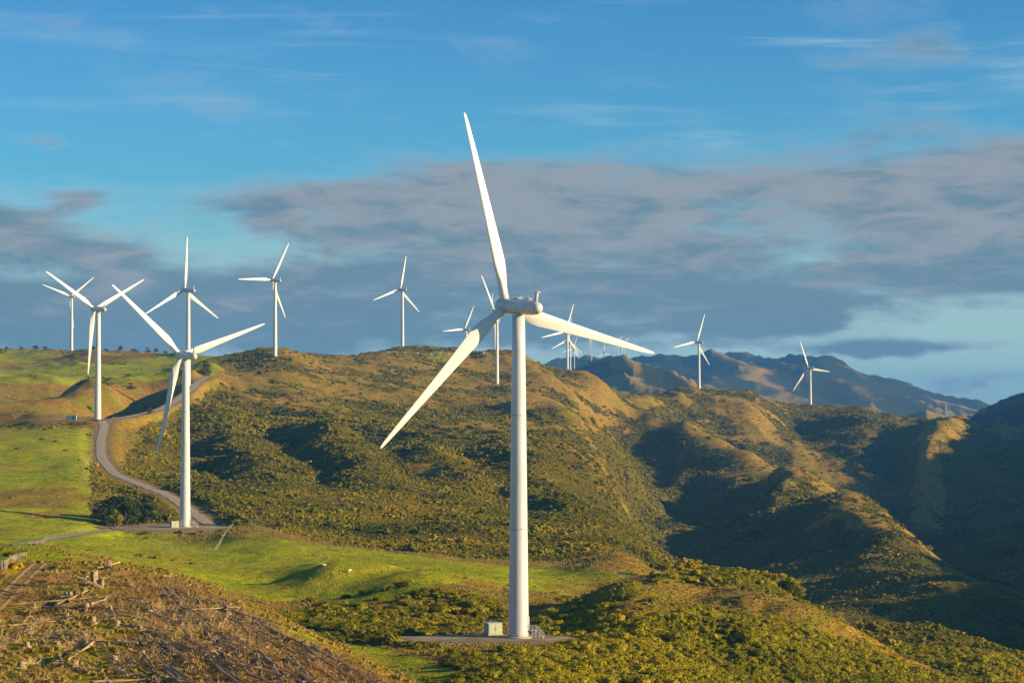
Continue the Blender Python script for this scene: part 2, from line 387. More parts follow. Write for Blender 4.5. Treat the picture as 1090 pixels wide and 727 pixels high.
def smooth_path(P_, step=4.0, it=25):
    P_ = np.array(P_); seg = np.hypot(*np.diff(P_[:, :2], axis=0).T); cum = np.r_[0, np.cumsum(seg)]
    n = max(4, int(cum[-1]/step)); t = np.linspace(0, cum[-1], n); Q = np.stack([np.interp(t, cum, P_[:,k]) for k in range(3)], 1)
    for _ in range(it): Q[1:-1] = 0.5*Q[1:-1]+0.25*(Q[:-2]+Q[2:])
    return Q
def flatten_along(Q, w, soft):
    global Z
    r0 = max(0, np.searchsorted(GY, Q[:,1].min()-w-soft)-1); r1 = np.searchsorted(GY, Q[:,1].max()+w+soft)+1
    c0 = max(0, np.searchsorted(GU, (Q[:,0]/Q[:,1]).min()-0.03)-1); c1 = np.searchsorted(GU, (Q[:,0]/Q[:,1]).max()+0.03)+1
    X = Xg[r0:r1,c0:c1]; Y = Yg[r0:r1,c0:c1]; best = np.full(X.shape, 1e9); zz = np.zeros(X.shape)
    for a, b in zip(Q[:-1], Q[1:]):
        dx, dy = b[0]-a[0], b[1]-a[1]; l2 = dx*dx+dy*dy
        t = np.clip(((X-a[0])*dx+(Y-a[1])*dy)/l2, 0, 1); dd = np.hypot(X-a[0]-t*dx, Y-a[1]-t*dy)
        m = dd < best; best = np.where(m, dd, best); zz = np.where(m, a[2]+t*(b[2]-a[2]), zz)
    k = 1-sst(best, w, w+soft)
    Z[r0:r1,c0:c1] = Z[r0:r1,c0:c1]*(1-k)+zz*k
    return best
def flatten_pad(cx, cy, z, rx, ry, soft):
    global Z
    r0 = np.searchsorted(GY, cy-ry-soft)-1; r1 = np.searchsorted(GY, cy+ry+soft)+1
    X = Xg[r0:r1]; Y = Yg[r0:r1]
    q = np.hypot((X-cx)/rx, (Y-cy)/ry); k = 1-sst((q-1)*min(rx, ry), 0.5, soft)
    Z[r0:r1] = Z[r0:r1]*(1-k)+z*k

PADS = []
def pad_at(px, py, d, rx, ry, dx=0, dy=0, soft=9):
    u, _, s = us(px, py, d); z = s*d
    flatten_pad(u*d+dx, d+dy, z, rx, ry, soft); PADS.append((u*d+dx, d+dy, z, rx, ry)); return (u*d, d, z)
B1 = pad_at(552, 678.5, 458, 17, 7.0, -7, -2)
B2 = pad_at(197, 561, 882, 23, 19, -7, -2, 10)
B3 = pad_at(104, 447, 1364, 24, 18, -14, 0, 12)
rd1 = [hit(*p, dmin=850, dmax=1500) for p in ((112,452),(107,470),(108,488),(122,505),(155,518),(180,527))]+[(B2[0]+7, B2[1]+19, B2[2])]
rd1 = [(B3[0]+3, B3[1]-6, B3[2])]+rd1
ROAD1 = smooth_path(rd1)
ROAD2 = smooth_path([(B3[0]+3, B3[1]-2, B3[2])]+[tuple(x for x in (lambda q: (us(*q)[0]*q[2], q[2], us(*q)[2]*q[2]))(q)) for q in ((125,446,1395),(150,441,1440),(170,436,1490),(184,429,1540),(200,417,1640),(213,405,1750),(222,401,1800))])
ROAD3 = smooth_path([(B2[0]-26, B2[1]-6, B2[2]-0.3)]+[hit(*p, dmin=500, dmax=900) for p in ((95,567),(62,572),(30,578),(-30,590))])
for Q in (ROAD1, ROAD2): flatten_along(Q, 4.2, 9)
flatten_along(ROAD3, 2.6, 5)
TRACK = smooth_path([hit(*p, dmin=180, dmax=420) for p in ((42,600),(28,612),(10,632),(-20,660),(-60,690))], 3)
flatten_along(TRACK, 1.6, 2)
S = Z/Yg

# image rows of every ground vertex (for laying out the land cover on the map) and which ground can be seen
M_ = (S-TT)/(1+TT*S); PY = CY-F*M_
runmin = np.minimum.accumulate(np.where(Yg > 120, PY, 9999), axis=0)
VIS = PY <= np.vstack([np.full((1, PY.shape[1]), 9999.0), runmin[:-1]])+6
def poly(pts, soft=6.0, d0=0, d1=1e9):  # soft polygon of land cover
    pts = [(float(a), float(b)) for a, b in pts]
    inside = np.zeros(PY.shape, bool); best = np.full(PY.shape, 1e9, np.float32)
    jx = PXg + 6*warp1; jy = PY + 3.5*warp2
    for (x0,y0), (x1,y1) in zip(pts, pts[1:]+pts[:1]):
        c = ((y0 > jy) != (y1 > jy)) & (jx < (x1-x0)*(jy-y0)/((y1-y0) or 1e-9)+x0); inside ^= c
        dx, dy = x1-x0, y1-y0; t = np.clip(((jx-x0)*dx+(jy-y0)*dy)/(dx*dx+dy*dy), 0, 1)
        best = np.minimum(best, np.hypot(jx-x0-t*dx, jy-y0-t*dy))
    sd = np.where(inside, best, -best)
    return np.clip(sd/soft*0.5+0.5, 0, 1)*((Yg > d0) & (Yg < d1))
warp1 = fbm(Xg/60, Yg/120, 71, 3); warp2 = fbm(Xg/60, Yg/120, 77, 3)
# convexity of the ground, for gold crests and bushy gullies
def lap(Zs, k):
    out = np.zeros_like(Zs); dl = np.gradient(GL)[:,None]*Yg
    zx1 = np.roll(Zs, k, 1); zx2 = np.roll(Zs, -k, 1); w = (np.roll(Xg, -k, 1)-np.roll(Xg, k, 1))/2
    out = (zx1+zx2-2*Zs)/np.maximum(w*w, 1)
    return -out
kcv = lap(Z, 14)*np.clip(Yg/1500, 0.5, 3)
n_b = fbm(Xg/90, Yg/90, 41, 5, 0.6); n_s = fbm(Xg/16, Yg/16, 43, 4, 0.6); n_l = fbm(Xg/260, Yg/260, 47, 3)
bush = np.zeros(PY.shape); green = np.zeros(PY.shape)
mid = sst(Yg, 800, 1000)
# hill country in general: mixture driven by shape and noise
n_m = fbm(Xg/7, Yg/9, 49, 3, 0.6)
rw = sst(PXg, 600, 680)
hill = np.clip(0.58+0.12*rw - kcv*(26-15*rw) + 0.75*n_b + 0.55*n_s + 0.35*n_m, 0, 1)
bush = hill*mid
rightc = poly([(545,445),(600,445),(650,452),(700,466),(740,490),(790,512),(860,520),(930,545),(1010,610),(1200,640),(1200,720),(700,640),(600,600),(560,520)], 26, 800, 2600)
bush = np.maximum(bush, rightc*np.clip(0.92-np.clip(kcv-0.012, 0, 1)*10+0.45*n_b+0.3*n_s, 0.1, 1))
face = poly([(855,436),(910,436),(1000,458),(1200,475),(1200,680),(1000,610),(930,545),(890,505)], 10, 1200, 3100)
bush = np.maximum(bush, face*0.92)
for L_, w_ in (([(672,2490),(690,2430),(765,2260),(850,1960),(950,1600),(1020,1330)], 13), ([(700,2950),(770,2850),(800,2740),(850,2600),(886,2480),(915,2350)], 24), ([(1030,2950),(1008,2800),(992,2600)], 26), ([(988,2600),(984,2300),(994,2000)], 13), ([(560,2050),(620,1850),(655,1700)], 11), ([(500,1800),(570,1560),(640,1330)], 10)):
    P_ = [xy(px, d) for px, d in L_]; dd_, _ = seg_dist(Xg+12*warp1, Yg+12*warp2, P_)
    bush = bush*(1-(0.80 if w_ > 12 else 0.40)*(1-sst(dd_, w_*0.6, w_*1.6)))
scrub = poly([(130,500),(150,470),(220,430),(330,440),(430,438),(520,470),(600,490),(680,560),(710,605),(600,600),(480,595),(380,582),(300,566),(240,548),(215,535),(180,520)], 9, 780, 1900)
bush = np.maximum(bush, scrub*np.clip(0.98+0.75*n_b+0.3*n_s, 0.25, 1))
up = poly([(215,395),(300,378),(429,370),(560,378),(650,410),(690,430),(640,460),(560,450),(450,425),(330,430),(230,425)], 14, 1500, 2800)
bush = bush*(1-up)+up*np.clip(0.22+1.15*(n_b-0.05)+0.6*n_s+0.35*n_m-kcv*10, 0, 1)*0.95
leftup = poly([(-300,370),(240,370),(235,405),(190,425),(120,455),(-300,455)], 8, 1370, 3300)
bush = bush*(1-leftup)+leftup*np.clip((n_b+0.3*n_s-0.75)*3, 0, 1)
green = np.maximum(green, leftup*np.clip(0.45+1.6*n_l, 0, 1)*sst(PY, 425, 398))
green = np.maximum(green, up*np.clip(0.30+1.6*n_l+0.4*n_b, 0, 0.9)*sst(PXg, 560, 430))
pad_l = poly([(-300,452),(96,454),(100,470),(95,520),(100,545),(110,565),(40,575),(-300,590)], 4, 700, 1370)
bush = bush*(1-pad_l); green = np.maximum(green*(1-pad_l), pad_l*np.clip(0.8+0.8*n_b, 0.25, 1))
verge = poly([(120,450),(150,436),(150,470),(125,500),(112,480)], 5, 900, 1500); bush *= 1-verge; green *= 1-verge*0.8
spur = poly([(235,548),(300,570),(400,587),(500,597),(600,603),(700,612),(760,612),(700,640),(640,650),(560,650),(560,672),(500,640),(400,640),(290,640),(150,600),(-100,600),(-100,575),(100,565)], 4, 330, 870)
near_g = sst(Yg, 880, 800)
green = np.maximum(green, spur*np.clip(0.80+1.0*n_l+0.7*n_b-0.60*sst(PXg, 420, 520), 0.0, 1)); bush = bush*(1-spur*near_g)
roadside = poly([(95,498),(125,512),(185,538),(215,560),(150,560),(100,548)], 4, 850, 1150); bush = np.maximum(bush, roadside*0.9)
hollow = poly([(300,655),(340,645),(420,650),(450,628),(520,640),(545,655),(500,668),(450,690),(400,690),(330,672)], 5, 400, 620); bush = np.maximum(bush, hollow*0.9)
front = poly([(425,697),(500,694),(560,694),(610,684),(660,668),(700,655),(760,640),(840,650),(960,705),(1100,760),(1100,1000),(380,1000),(400,720)], 5, 180, 640)
bush = np.maximum(bush, front*0.97)
knollgrass = poly([(640,640),(680,622),(745,620),(800,632),(860,655),(900,680),(820,655),(750,645),(690,655)], 4, 520, 680); bush = bush*(1-knollgrass); green = green*(1-knollgrass*0.6)
crest = poly([(690,618),(700,604),(745,602),(800,610),(870,640),(960,695),(930,690),(850,648),(780,622)], 3, 600, 720); bush = np.maximum(bush, crest)
lowsp = poly([(880,672),(940,660),(1010,664),(1120,692),(1120,800),(960,730)], 5, 580, 820); bush = np.maximum(bush, lowsp*0.95)
cut = poly([(572,654),(640,644),(700,656),(640,678),(600,682),(572,676)], 4, 450, 540); bush = np.maximum(bush, cut*0.7)
slash = poly([(30,600),(130,594),(190,606),(260,636),(340,676),(440,725),(480,1000),(-400,1000),(-400,640)], 5, 28, 350)
bush *= 1-slash; green = green*(1-slash)+slash*np.clip(0.15+0.7*n_s, 0, 0.6)
grassf = poly([(330,668),(400,684),(470,700),(500,712),(480,730),(420,722)], 4, 300, 450); bush *= 1-grassf; green = np.maximum(green, grassf*0.7)
far = sst(Yg, 3200, 4200); bush = np.where(far > 0, bush*(1-far)+far*np.clip(0.85-kcv*11-0.40*mid_far+0.7*fbm(Xg/260, Yg/420, 91, 5, 0.6), 0, 1), bush)
gravel = np.zeros(PY.shape)
for Q, w in ((ROAD1, 5), (ROAD2, 5), (ROAD3, 3.2), (TRACK, 0.5)):
    r0 = max(0, np.searchsorted(GY, Q[:,1].min()-20)); r1 = np.searchsorted(GY, Q[:,1].max()+20)
    dd, _ = seg_dist(Xg[r0:r1], Yg[r0:r1], [tuple(q[:2]) for q in Q]); k = 1-sst(dd, w, w+4); bush[r0:r1] *= 1-k; gravel[r0:r1] = np.maximum(gravel[r0:r1], 0.5*(1-sst(dd, w, w+3)))
for cx, cy, z, rx, ry in PADS:
    k = 1-sst(np.hypot((Xg-cx)/(rx+3), (Yg-cy)/(ry+3)), 0.98, 1.12); bush *= 1-k; gravel = np.maximum(gravel, k)
bush = np.clip(bush, 0, 1)

def terrain_mat(name='hill_ground', b_lo=(0.06, 0.060, 0.006), b_hi=(0.21, 0.17, 0.012), b_mid=(0.10, 0.075, 0.02)):
    m = bpy.data.materials.new(name); m.use_nodes = True; T = NT(m.node_tree); p = T.n['Principled BSDF']
    geo = T.node('ShaderNodeNewGeometry'); pos = geo.outputs['Position']
    def att(n):
        a = T.node('ShaderNodeAttribute', attribute_name=n); return a.outputs['Fac']
    b, g, gr = att('bush'), att('green'), att('gravel')
    n1 = T.noise(pos, 0.035, 6, 0.62); n2 = T.noise(pos, 0.35, 5, 0.65); n3 = T.noise(pos, 1.6, 4, 0.6); n4 = T.noise(pos, 0.008, 4, 0.55)
    grass = T.mix(T.sst(n2, 0.3, 0.7), (0.20, 0.26, 0.002), (0.37, 0.38, 0.003))
    n6 = T.noise(pos, 0.09, 6, 0.72)
    grass = T.mix(T.math('MULTIPLY', T.sst(n6, 0.47, 0.62), 0.75), grass, (0.38, 0.36, 0.004))
    grass = T.mix(T.math('MULTIPLY', T.sst(n6, 0.50, 0.34), 0.6), grass, (0.085, 0.12, 0.004))
    grass = T.mix(T.math('MULTIPLY', T.sst(n3, 0.56, 0.74), 0.45), grass, (0.10, 0.09, 0.01))
    grass = T.mix(T.sst(n1, 0.45, 0.75), grass, (0.32, 0.25, 0.015))
    gold = T.mix(T.sst(n2, 0.3, 0.7), (0.20, 0.120, 0.012), (0.41, 0.25, 0.035))
    gold = T.mix(T.math('MULTIPLY', T.sst(n1, 0.46, 0.66), 0.9), gold, (0.21, 0.20, 0.006))
    n5 = T.noise(pos, 0.12, 6, 0.7)
    gold = T.mix(T.math('MULTIPLY', T.sst(n5, 0.50, 0.66), 0.75), gold, (0.11, 0.10, 0.010))
    gold = T.mix(T.math('MULTIPLY', T.sst(n3, 0.55, 0.72), 0.6), gold, (0.07, 0.055, 0.012))
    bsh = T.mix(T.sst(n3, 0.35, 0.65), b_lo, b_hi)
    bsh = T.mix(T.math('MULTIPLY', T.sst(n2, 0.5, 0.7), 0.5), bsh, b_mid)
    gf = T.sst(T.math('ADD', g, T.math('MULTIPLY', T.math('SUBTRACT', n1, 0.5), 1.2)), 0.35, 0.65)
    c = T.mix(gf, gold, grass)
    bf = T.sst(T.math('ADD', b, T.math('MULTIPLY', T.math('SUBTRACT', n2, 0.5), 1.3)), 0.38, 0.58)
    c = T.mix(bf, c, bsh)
    grav = T.mix(T.sst(n3, 0.35, 0.65), (0.20, 0.14, 0.07), (0.30, 0.24, 0.15))
    c = T.mix(T.sst(gr, 0.3, 0.7), c, grav)
    T.l.new(c, p.inputs['Base Color']); p.inputs['Roughness'].default_value = 1.0; p.inputs['Specular IOR Level'].default_value = 0.05
    bm1 = T.node('ShaderNodeBump'); bm1.inputs['Strength'].default_value = 0.9; bm1.inputs['Distance'].default_value = 1.6
    hh = T.math('ADD', T.math('MULTIPLY', n2, T.math('ADD', 1.3, T.math('MULTIPLY', bf, 1.1))), T.math('MULTIPLY', n3, T.math('ADD', 0.55, T.math('MULTIPLY', bf, 0.45))))
    T.l.new(hh, bm1.inputs['Height']); T.l.new(bm1.outputs[0], p.inputs['Normal'])
    return m
GM = terrain_mat(); GM2 = terrain_mat('distant_ground', (0.014, 0.024, 0.010), (0.045, 0.050, 0.016), (0.035, 0.038, 0.015))
nr, nc = S.shape
V = np.stack([Xg, Yg, Z], -1).reshape(-1, 3)
idx = np.arange(nr*nc).reshape(nr, nc)
Fc = np.stack([idx[:-1,:-1], idx[:-1,1:], idx[1:,1:], idx[1:,:-1]], -1).reshape(-1, 4)
# near / far halves of the land so that hills read apart from the near ground
split = np.searchsorted(GY, 3650)
def land(name, r0, r1, GM=GM):
    sub = idx[r0:r1]; base = sub[0,0]; v = V[base:sub[-1,-1]+1]
    k = np.arange(len(v)).reshape(r1-r0, nc)
    f = np.stack([k[:-1,:-1], k[:-1,1:], k[1:,1:], k[1:,:-1]], -1).reshape(-1, 4)
    o = mesh_obj(name, v, f, [GM], smooth=True)
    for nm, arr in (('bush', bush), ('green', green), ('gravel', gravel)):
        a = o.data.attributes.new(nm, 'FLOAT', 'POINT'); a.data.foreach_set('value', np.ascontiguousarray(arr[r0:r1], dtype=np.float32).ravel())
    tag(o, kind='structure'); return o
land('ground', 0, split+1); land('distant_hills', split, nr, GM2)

# ------------------------------------------------------------------ roads and pads
M_gravel = simple_mat('grey_gravel', (0.30, 0.24, 0.155), 0.95, 0.18, 0.4, bump=0.2)
M_pad = simple_mat('worn_pad_gravel', (0.24, 0.17, 0.07), 0.95, 0.35, 0.12, bump=0.3, col2=(0.34, 0.26, 0.13))
M_dirt = simple_mat('tan_dirt', (0.42, 0.24, 0.06), 0.95, 0.25, 0.5, bump=0.3)
def ribbon(name, Q, w, mat, lift=0.18):
    v = []; f = []
    for i, q in enumerate(Q):
        t = Q[min(i+1, len(Q)-1)]-Q[max(i-1, 0)]; nrm = np.array([t[1], -t[0]])/max(1e-6, math.hypot(t[0], t[1])); ww = w*(1+0.12*math.sin(i*1.7)+0.05*math.sin(i*4.1))
        for k in (-1, -0.5, 0, 0.5, 1):
            x, y = q[0]+nrm[0]*ww*k, q[1]+nrm[1]*ww*k; v.append((x, y, h1(x, y)+lift*(1-0.25*abs(k))))
        if i:
            b = (i-1)*5
            for j in range(4): f.append((b+j, b+5+j, b+6+j, b+1+j))
    o = mesh_obj(name, v, f, [mat], smooth=True); return tag(o, kind='structure')
ribbon('gravel_road', ROAD1, 2.6, M_gravel); ribbon('gravel_road', ROAD2, 3.0, M_gravel, 0.25); ribbon('side_track', ROAD3, 2.0, M_gravel); 
for sg in (-1, 1):
    T_ = TRACK.copy(); dv = np.gradient(TRACK[:, :2], axis=0); dv /= np.hypot(dv[:,0], dv[:,1])[:,None]; T_[:,0] += sg*0.85*dv[:,1]; T_[:,1] -= sg*0.85*dv[:,0]; ribbon('wheel_rut', T_, 0.30, M_dirt, 0.07)
for n_, (cx, cy, z, rx, ry) in enumerate(PADS):
    v = [(cx, cy, z+0.09)]; f = []
    for k in range(48):
        a = k/48*2*math.pi; rr = 1+0.05*math.sin(3*a+n_)+0.04*math.sin(7*a); v.append((cx+rx*rr*math.cos(a), cy+ry*rr*math.sin(a), z+0.04))
    for k in range(48): f.append((0, 1+k, 1+(k+1) % 48))
    tag(mesh_obj('turbine_pad', v, f, [M_pad]), kind='structure')

# ------------------------------------------------------------------ wind turbines
def turb_mat(name, col, streak=0.11):
    m = bpy.data.materials.new(name); m.use_nodes = True; T = NT(m.node_tree); p = T.n['Principled BSDF']
    tc = T.node('ShaderNodeTexCoord'); mp = T.node('ShaderNodeMapping'); mp.inputs['Scale'].default_value = (1, 1, 0.08); T.l.new(tc.outputs['Object'], mp.inputs[0])
    n = T.noise(mp.outputs[0], 1.6, 7, 0.7)
    T.l.new(T.mix(T.sst(n, 0.4, 0.75, 0, streak*6), col, tuple(c*0.72 for c in col)), p.inputs['Base Color'])
    p.inputs['Roughness'].default_value = 0.38; return m
M_white = turb_mat('white_tower_paint', (0.56, 0.565, 0.56)); M_blade = turb_mat('white_blade_gelcoat', (0.62, 0.62, 0.61), 0.02)
M_nac = simple_mat('nacelle_paint', (0.48, 0.49, 0.49), 0.4, 0.10, 0.5, col2=(0.56, 0.56, 0.55)); M_dark = simple_mat('dark_metal', (0.10, 0.10, 0.10), 0.5, 0.1, 2.0)
M_grey = simple_mat('grey_metal', (0.42, 0.43, 0.42), 0.5, 0.1, 2.0); M_conc = simple_mat('concrete', (0.38, 0.36, 0.32), 0.9, 0.15, 1.0)
M_kiosk = simple_mat('pale_green_paint', (0.36, 0.40, 0.27), 0.55, 0.08, 2.0); M_oil = simple_mat('oil_stained_paint', (0.30, 0.17, 0.07), 0.6, 0.4, 1.0)

def lathe(prof, n=40, axis='z'):
    v = []; f = []
    for r, z in prof:
        for k in range(n):
            a = 2*math.pi*k/n
            v.append((r*math.cos(a), r*math.sin(a), z) if axis == 'z' else (z, r*math.cos(a), r*math.sin(a)))
    for i in range(len(prof)-1):
        for k in range(n):
            a = i*n; q = (a+k, a+(k+1) % n, a+n+(k+1) % n, a+n+k); f.append(q if axis == 'z' else q[::-1])
    f.append(tuple(range(n))[::-1] if axis == 'z' else tuple(range(n))); e = (len(prof)-1)*n; f.append(tuple(e+k for k in range(n)) if axis == 'z' else tuple(e+n-1-k for k in range(n)))
    return v, f
HUB = 67.0; BL = 40.2
def tower_mesh():
    prof = [(2.08-z*0.0122, z) for z in (0.0, 1, 8, 20, 33, 46, 58, 65.3)]
    return lathe(prof, 48)
def nacelle_mesh():      # axis: +x to the rear, origin above the tower
    sec = [(-3.9,1.35),(-3.7,1.50),(-2.0,1.56),(0,1.56),(3.5,1.48),(5.6,1.38),(5.95,1.34),(6.0,1.30),(6.6,1.26),(7.2,1.10),(7.6,0.85),(7.85,0.5),(7.92,0.12)]
    v, f = lathe([(r, x) for x, r in sec], 32, 'x'); v = [(x, y, z*1.02) for x, y, z in v]; return v, f
def blade_mesh():        # along +z from hub centre, chord in y, thickness in x
    st = [(z*1.005 if z > 5 else z, c_*.93, t_, w_) for z, c_, t_, w_ in [(1.0,1.9,1.9,0),(2.4,1.9,1.86,0),(3.6,2.0,1.75,4),(5.2,2.6,1.35,12),(7.2,3.25,1.05,13),(9,3.4,0.85,11),(12,3.05,0.66,8),(17,2.55,0.48,5),(23,2.05,0.33,3),(29,1.6,0.23,1.5),(34,1.22,0.15,0.5),(38,0.85,0.09,0),(39.6,0.55,0.05,0),(40.2,0.12,0.02,0)]]
    v = []; f = []; n = 20
    for z, ch, th, tw in st:
        circ = max(0, min(1, (5.2-z)/2.8)); tw = R(tw)
        for k in range(n):
            a = 2*math.pi*k/n; c, s_ = math.cos(a), math.sin(a)
            # aerofoil-like section: round leading edge at -y, sharp trailing edge at +y
            xx = (c+1)/2; t = 5*(0.2969*math.sqrt(max(xx,0))-0.126*xx-0.3516*xx**2+0.2843*xx**3-0.1036*xx**4)
            ay = (xx-0.30)*ch; ax = t*th*(1 if s_ >= 0 else -1)
            cy_, cx_ = c*ch/2, s_*th/2
            y = ay*(1-circ)+cy_*circ; x = ax*(1-circ)+cx_*circ
            pre = 0.0006*z*z*-1
            v.append((x*math.cos(tw)-y*math.sin(tw)+pre, x*math.sin(tw)+y*math.cos(tw), z))
    for i in range(len(st)-1):
        for k in range(n): a = i*n; f.append((a+k, a+(k+1) % n, a+n+(k+1) % n, a+n+k))
    f.append(tuple(range(n))[::-1]); e = (len(st)-1)*n; f.append(tuple(e+k for k in range(n)))
    return v, f
def hub_mesh():
    return lathe([(0.15,-3.0),(0.7,-2.85),(1.15,-2.45),(1.48,-1.7),(1.58,-0.9),(1.58,0.7),(1.45,1.35)], 32, 'x')
_t = {}
def proto_mesh(key, fn, mat):
    if key not in _t:
        v, f = fn(); me = bpy.data.meshes.new(key); me.from_pydata(v, [], f); me.update(); me.materials.append(mat)
        me.polygons.foreach_set('use_smooth', [len(p.vertices) < 6 for p in me.polygons]); _t[key] = me
    return _t[key]
def child(name, me, parent, mat4):
    o = bpy.data.objects.new(name, me); COL.objects.link(o); o.parent = parent; o.matrix_local = mat4; return o
def mast_parts():
    mb = MB(); mb.tube([(6.2,0,1.15),(6.35,0,2.2),(6.5,0,3.1)], [.42,.36,.33], 8); mb.box((6.5, 0, 3.2), (0.42, 0.55, 0.10)); mb.tube([(6.5,0.4,3.2),(6.5,0.4,3.9)], 0.04, 6)
    return mb.v, mb.f
def rail_parts():
    mb = MB()
    for y in (-0.8, 0.8):
        mb.tube([(-2.0,y,1.7),(-2.0,y,2.35),(2.2,y,2.30),(2.2,y,1.7)], 0.04, 5)
        mb.tube([(0.2,y,1.6),(0.2,y,2.32)], 0.04, 5)
    mb.box((-0.6, 0, 1.80), (0.7, 0.5, 0.09)); mb.box((3.6, 0, 1.78), (0.5, 0.4, 0.09)); return mb.v, mb.f
def bearing_mesh(): return lathe([(1.48,-3.86),(1.54,-3.9),(1.54,-4.05),(1.4,-4.12)], 32, 'x')
def door_parts():
    mb = MB(); mb.box((2.02,0,3.2), (0.10,0.55,1.15)); mb.box((2.10,0,3.2), (0.06,0.42,1.0)); return mb.v, mb.f
TURB = []
def turbine(px, hy, scale, s_, phase, label, base=None, detail=0, group='wind turbines on the hills'):
    d = F/scale; u, _, s = us(px, hy, d); hz = s*d
    if base is None:
        x = u*d; gz = h1(x, d) - 0.3
    else: x, d, gz = base; u = x/d; hz = gz+HUB if detail else us(px, hy, d)[2]*d
    root = empty('wind_turbine', (x, d, gz)); tag(root, label, 'wind turbine', group)
    th = hz-gz; k = (th-1.7)/65.3
    tw = child('tower', proto_mesh('turbine_tower', tower_mesh, M_white), root, Matrix.Diagonal((1, 1, k, 1)))
    al = math.asin(min(0.98, s_)); vaz = math.atan(u)
    # rear axis of the nacelle in the world; yaw = angle of +x
    yaw = -(al+vaz)
    Y = Matrix.Translation((0, 0, th))@Matrix.Rotation(yaw, 4, 'Z')@Matrix.Rotation(R(5.0), 4, 'Y')
    nac = child('nacelle', proto_mesh('turbine_nacelle', nacelle_mesh, M_nac), root, Y)
    child('weather_mast', proto_mesh('turbine_mast', mast_parts, M_grey), nac, Matrix.Identity(4))
    HC = Y@Matrix.Translation((-4.7, 0, 0))
    child('hub', proto_mesh('turbine_hub', hub_mesh, M_nac), root, HC)
    if detail >= 1:
        for zf in (22.0, 45.0):
            rf = 2.08-zf*0.0122
            child('flange', proto_mesh('turbine_flange_%d' % zf, lambda: lathe([(rf-.02,-.16),(rf+.035,-.14),(rf+.035,.14),(rf-.03,.16)], 48), M_grey), root, Matrix.Translation((0, 0, zf*k)))
        child('roof_rail', proto_mesh('turbine_rail', rail_parts, M_grey), nac, Matrix.Identity(4))
        child('bearing_ring', proto_mesh('turbine_bearing', bearing_mesh, M_dark), nac, Matrix.Identity(4))
    me = proto_mesh('turbine_blade', blade_mesh, M_blade)
    for j in range(3):
        a = R(phase+2.5+120*j)          # counter-clockwise as seen, 0 = to the right
        # local +y of the nacelle frame points (after yaw) away/right; seen from behind it is to the right
        b = child('blade', me, root, HC@Matrix.Rotation(-(math.pi/2-a), 4, 'X'))
    if detail >= 2:
        ang = R(-12)
        rot = Matrix.Rotation(ang, 4, 'Z')
        child('door', proto_mesh('turbine_door', door_parts, M_grey), root, rot)
        mb = MB()
        mb.box((3.0, 0, 2.0), (0.95, 0.75, 0.06))
        for i in range(7): mb.box((4.1+0.28*i, 0, 1.8-0.26*i), (0.15, 0.6, 0.03))
        stairs = mb.build('stairs', M_white, root); stairs.matrix_local = rot@Matrix.Translation((.42,0,0))@Matrix.Diagonal((.8,.8,.8,1))
        rb = MB()
        for y in (-0.7, 0.7):
            for h in (0.55, 1.1):
                rb.tube([(2.1,y,2.0+h),(3.95,y,2.0+h),(6.0,y,0.1+h)], 0.045, 6)
            for x_ in (2.15, 3.05, 3.95): rb.tube([(x_,y,0.0 if x_ > 2.2 else 2.0),(x_,y,3.1)], 0.05, 6)
            for x_, z_ in ((4.9,1.1),(5.9,0.15)): rb.tube([(x_,y,0),(x_,y,z_+1.1)], 0.05, 6)
        rl = rb.build('handrail', M_white, stairs)
        fb = MB(); v, f = lathe([(2.75,-0.2),(2.75,0.25),(2.3,0.32),(2.2,0.33)], 40); fb.v, fb.f = v, f; fb.build('foundation_ring', M_conc, root)
    TURB.append(root); return root
turbine(545, 327, 5.24, .835, 104.3, 'large white turbine nearest the camera, standing on a gravel pad with stairs at its foot', B1, 2)
turbine(197, 380, 2.72, .88, 16.5, 'second nearest white turbine, standing behind the dark pine clump on its own round pad', B2, 2)
turbine(105, 329, 1.76, .84, 26.0, 'white turbine where the grey gravel road reaches its pad above the left paddock', B3, 1)
turbine(200.5, 309, 1.41, .79, 87.0, 'white turbine whose lower tower stands hidden behind another turbine, one blade straight up')
turbine(293, 298.5, 1.15, .74, 59.0, 'white turbine on the green skyline with one blade pointing level to the left')
turbine(428.5, 308.5, .907, .80, 78.0, 'white turbine alone on the rounded central summit beside pale rocks')
turbine(76.5, 316, .85, .92, 37.0, 'leftmost white turbine on the skyline, partly crossed by the blade of a nearer one')
turbine(496.5, 351, .71, .77, 63.0, 'turbine behind the grassy summit, seen just left of the large blade')
turbine(529, 331, 1.04, .77, 115.0, 'white turbine on the golden slope just left of the largest tower')
turbine(526.5, 342, .78, .36, 90.0, 'far turbine almost edge on, hidden behind the tower on the golden slope')
turbine(604, 354, .80, .77, 69.0, 'white turbine just right of the largest nacelle with a blade reaching up behind it')
turbine(607, 362, .60, .77, 82.0, 'turbine close behind the one right of the largest nacelle, a blade low to the left')
turbine(611.3, 372, .36, .77, 70.0, 'small far turbine right beside the pair of towers at the golden hill edge')
turbine(629.6, 358, .33, .6, 30.0, 'tiny far turbine on the blue ridge, under the middle of the big level blade')
turbine(644.3, 375, .28, .80, 92.0, 'tiny far turbine with its whole rotor showing below the big level blade')
turbine(657.6, 364, .32, .6, 30.0, 'tiny far turbine, left of the close pair under the tip of the level blade')
turbine(664.4, 366, .32, .6, 30.0, 'tiny far turbine, right of the close pair under the tip of the level blade')
turbine(744, 364.5, .80, .74, 69.0, 'white turbine on the gold topped ridge against the blue far range')
turbine(862.5, 392, .77, .77, 111.0, 'rightmost white turbine above the dark shaded hillside')

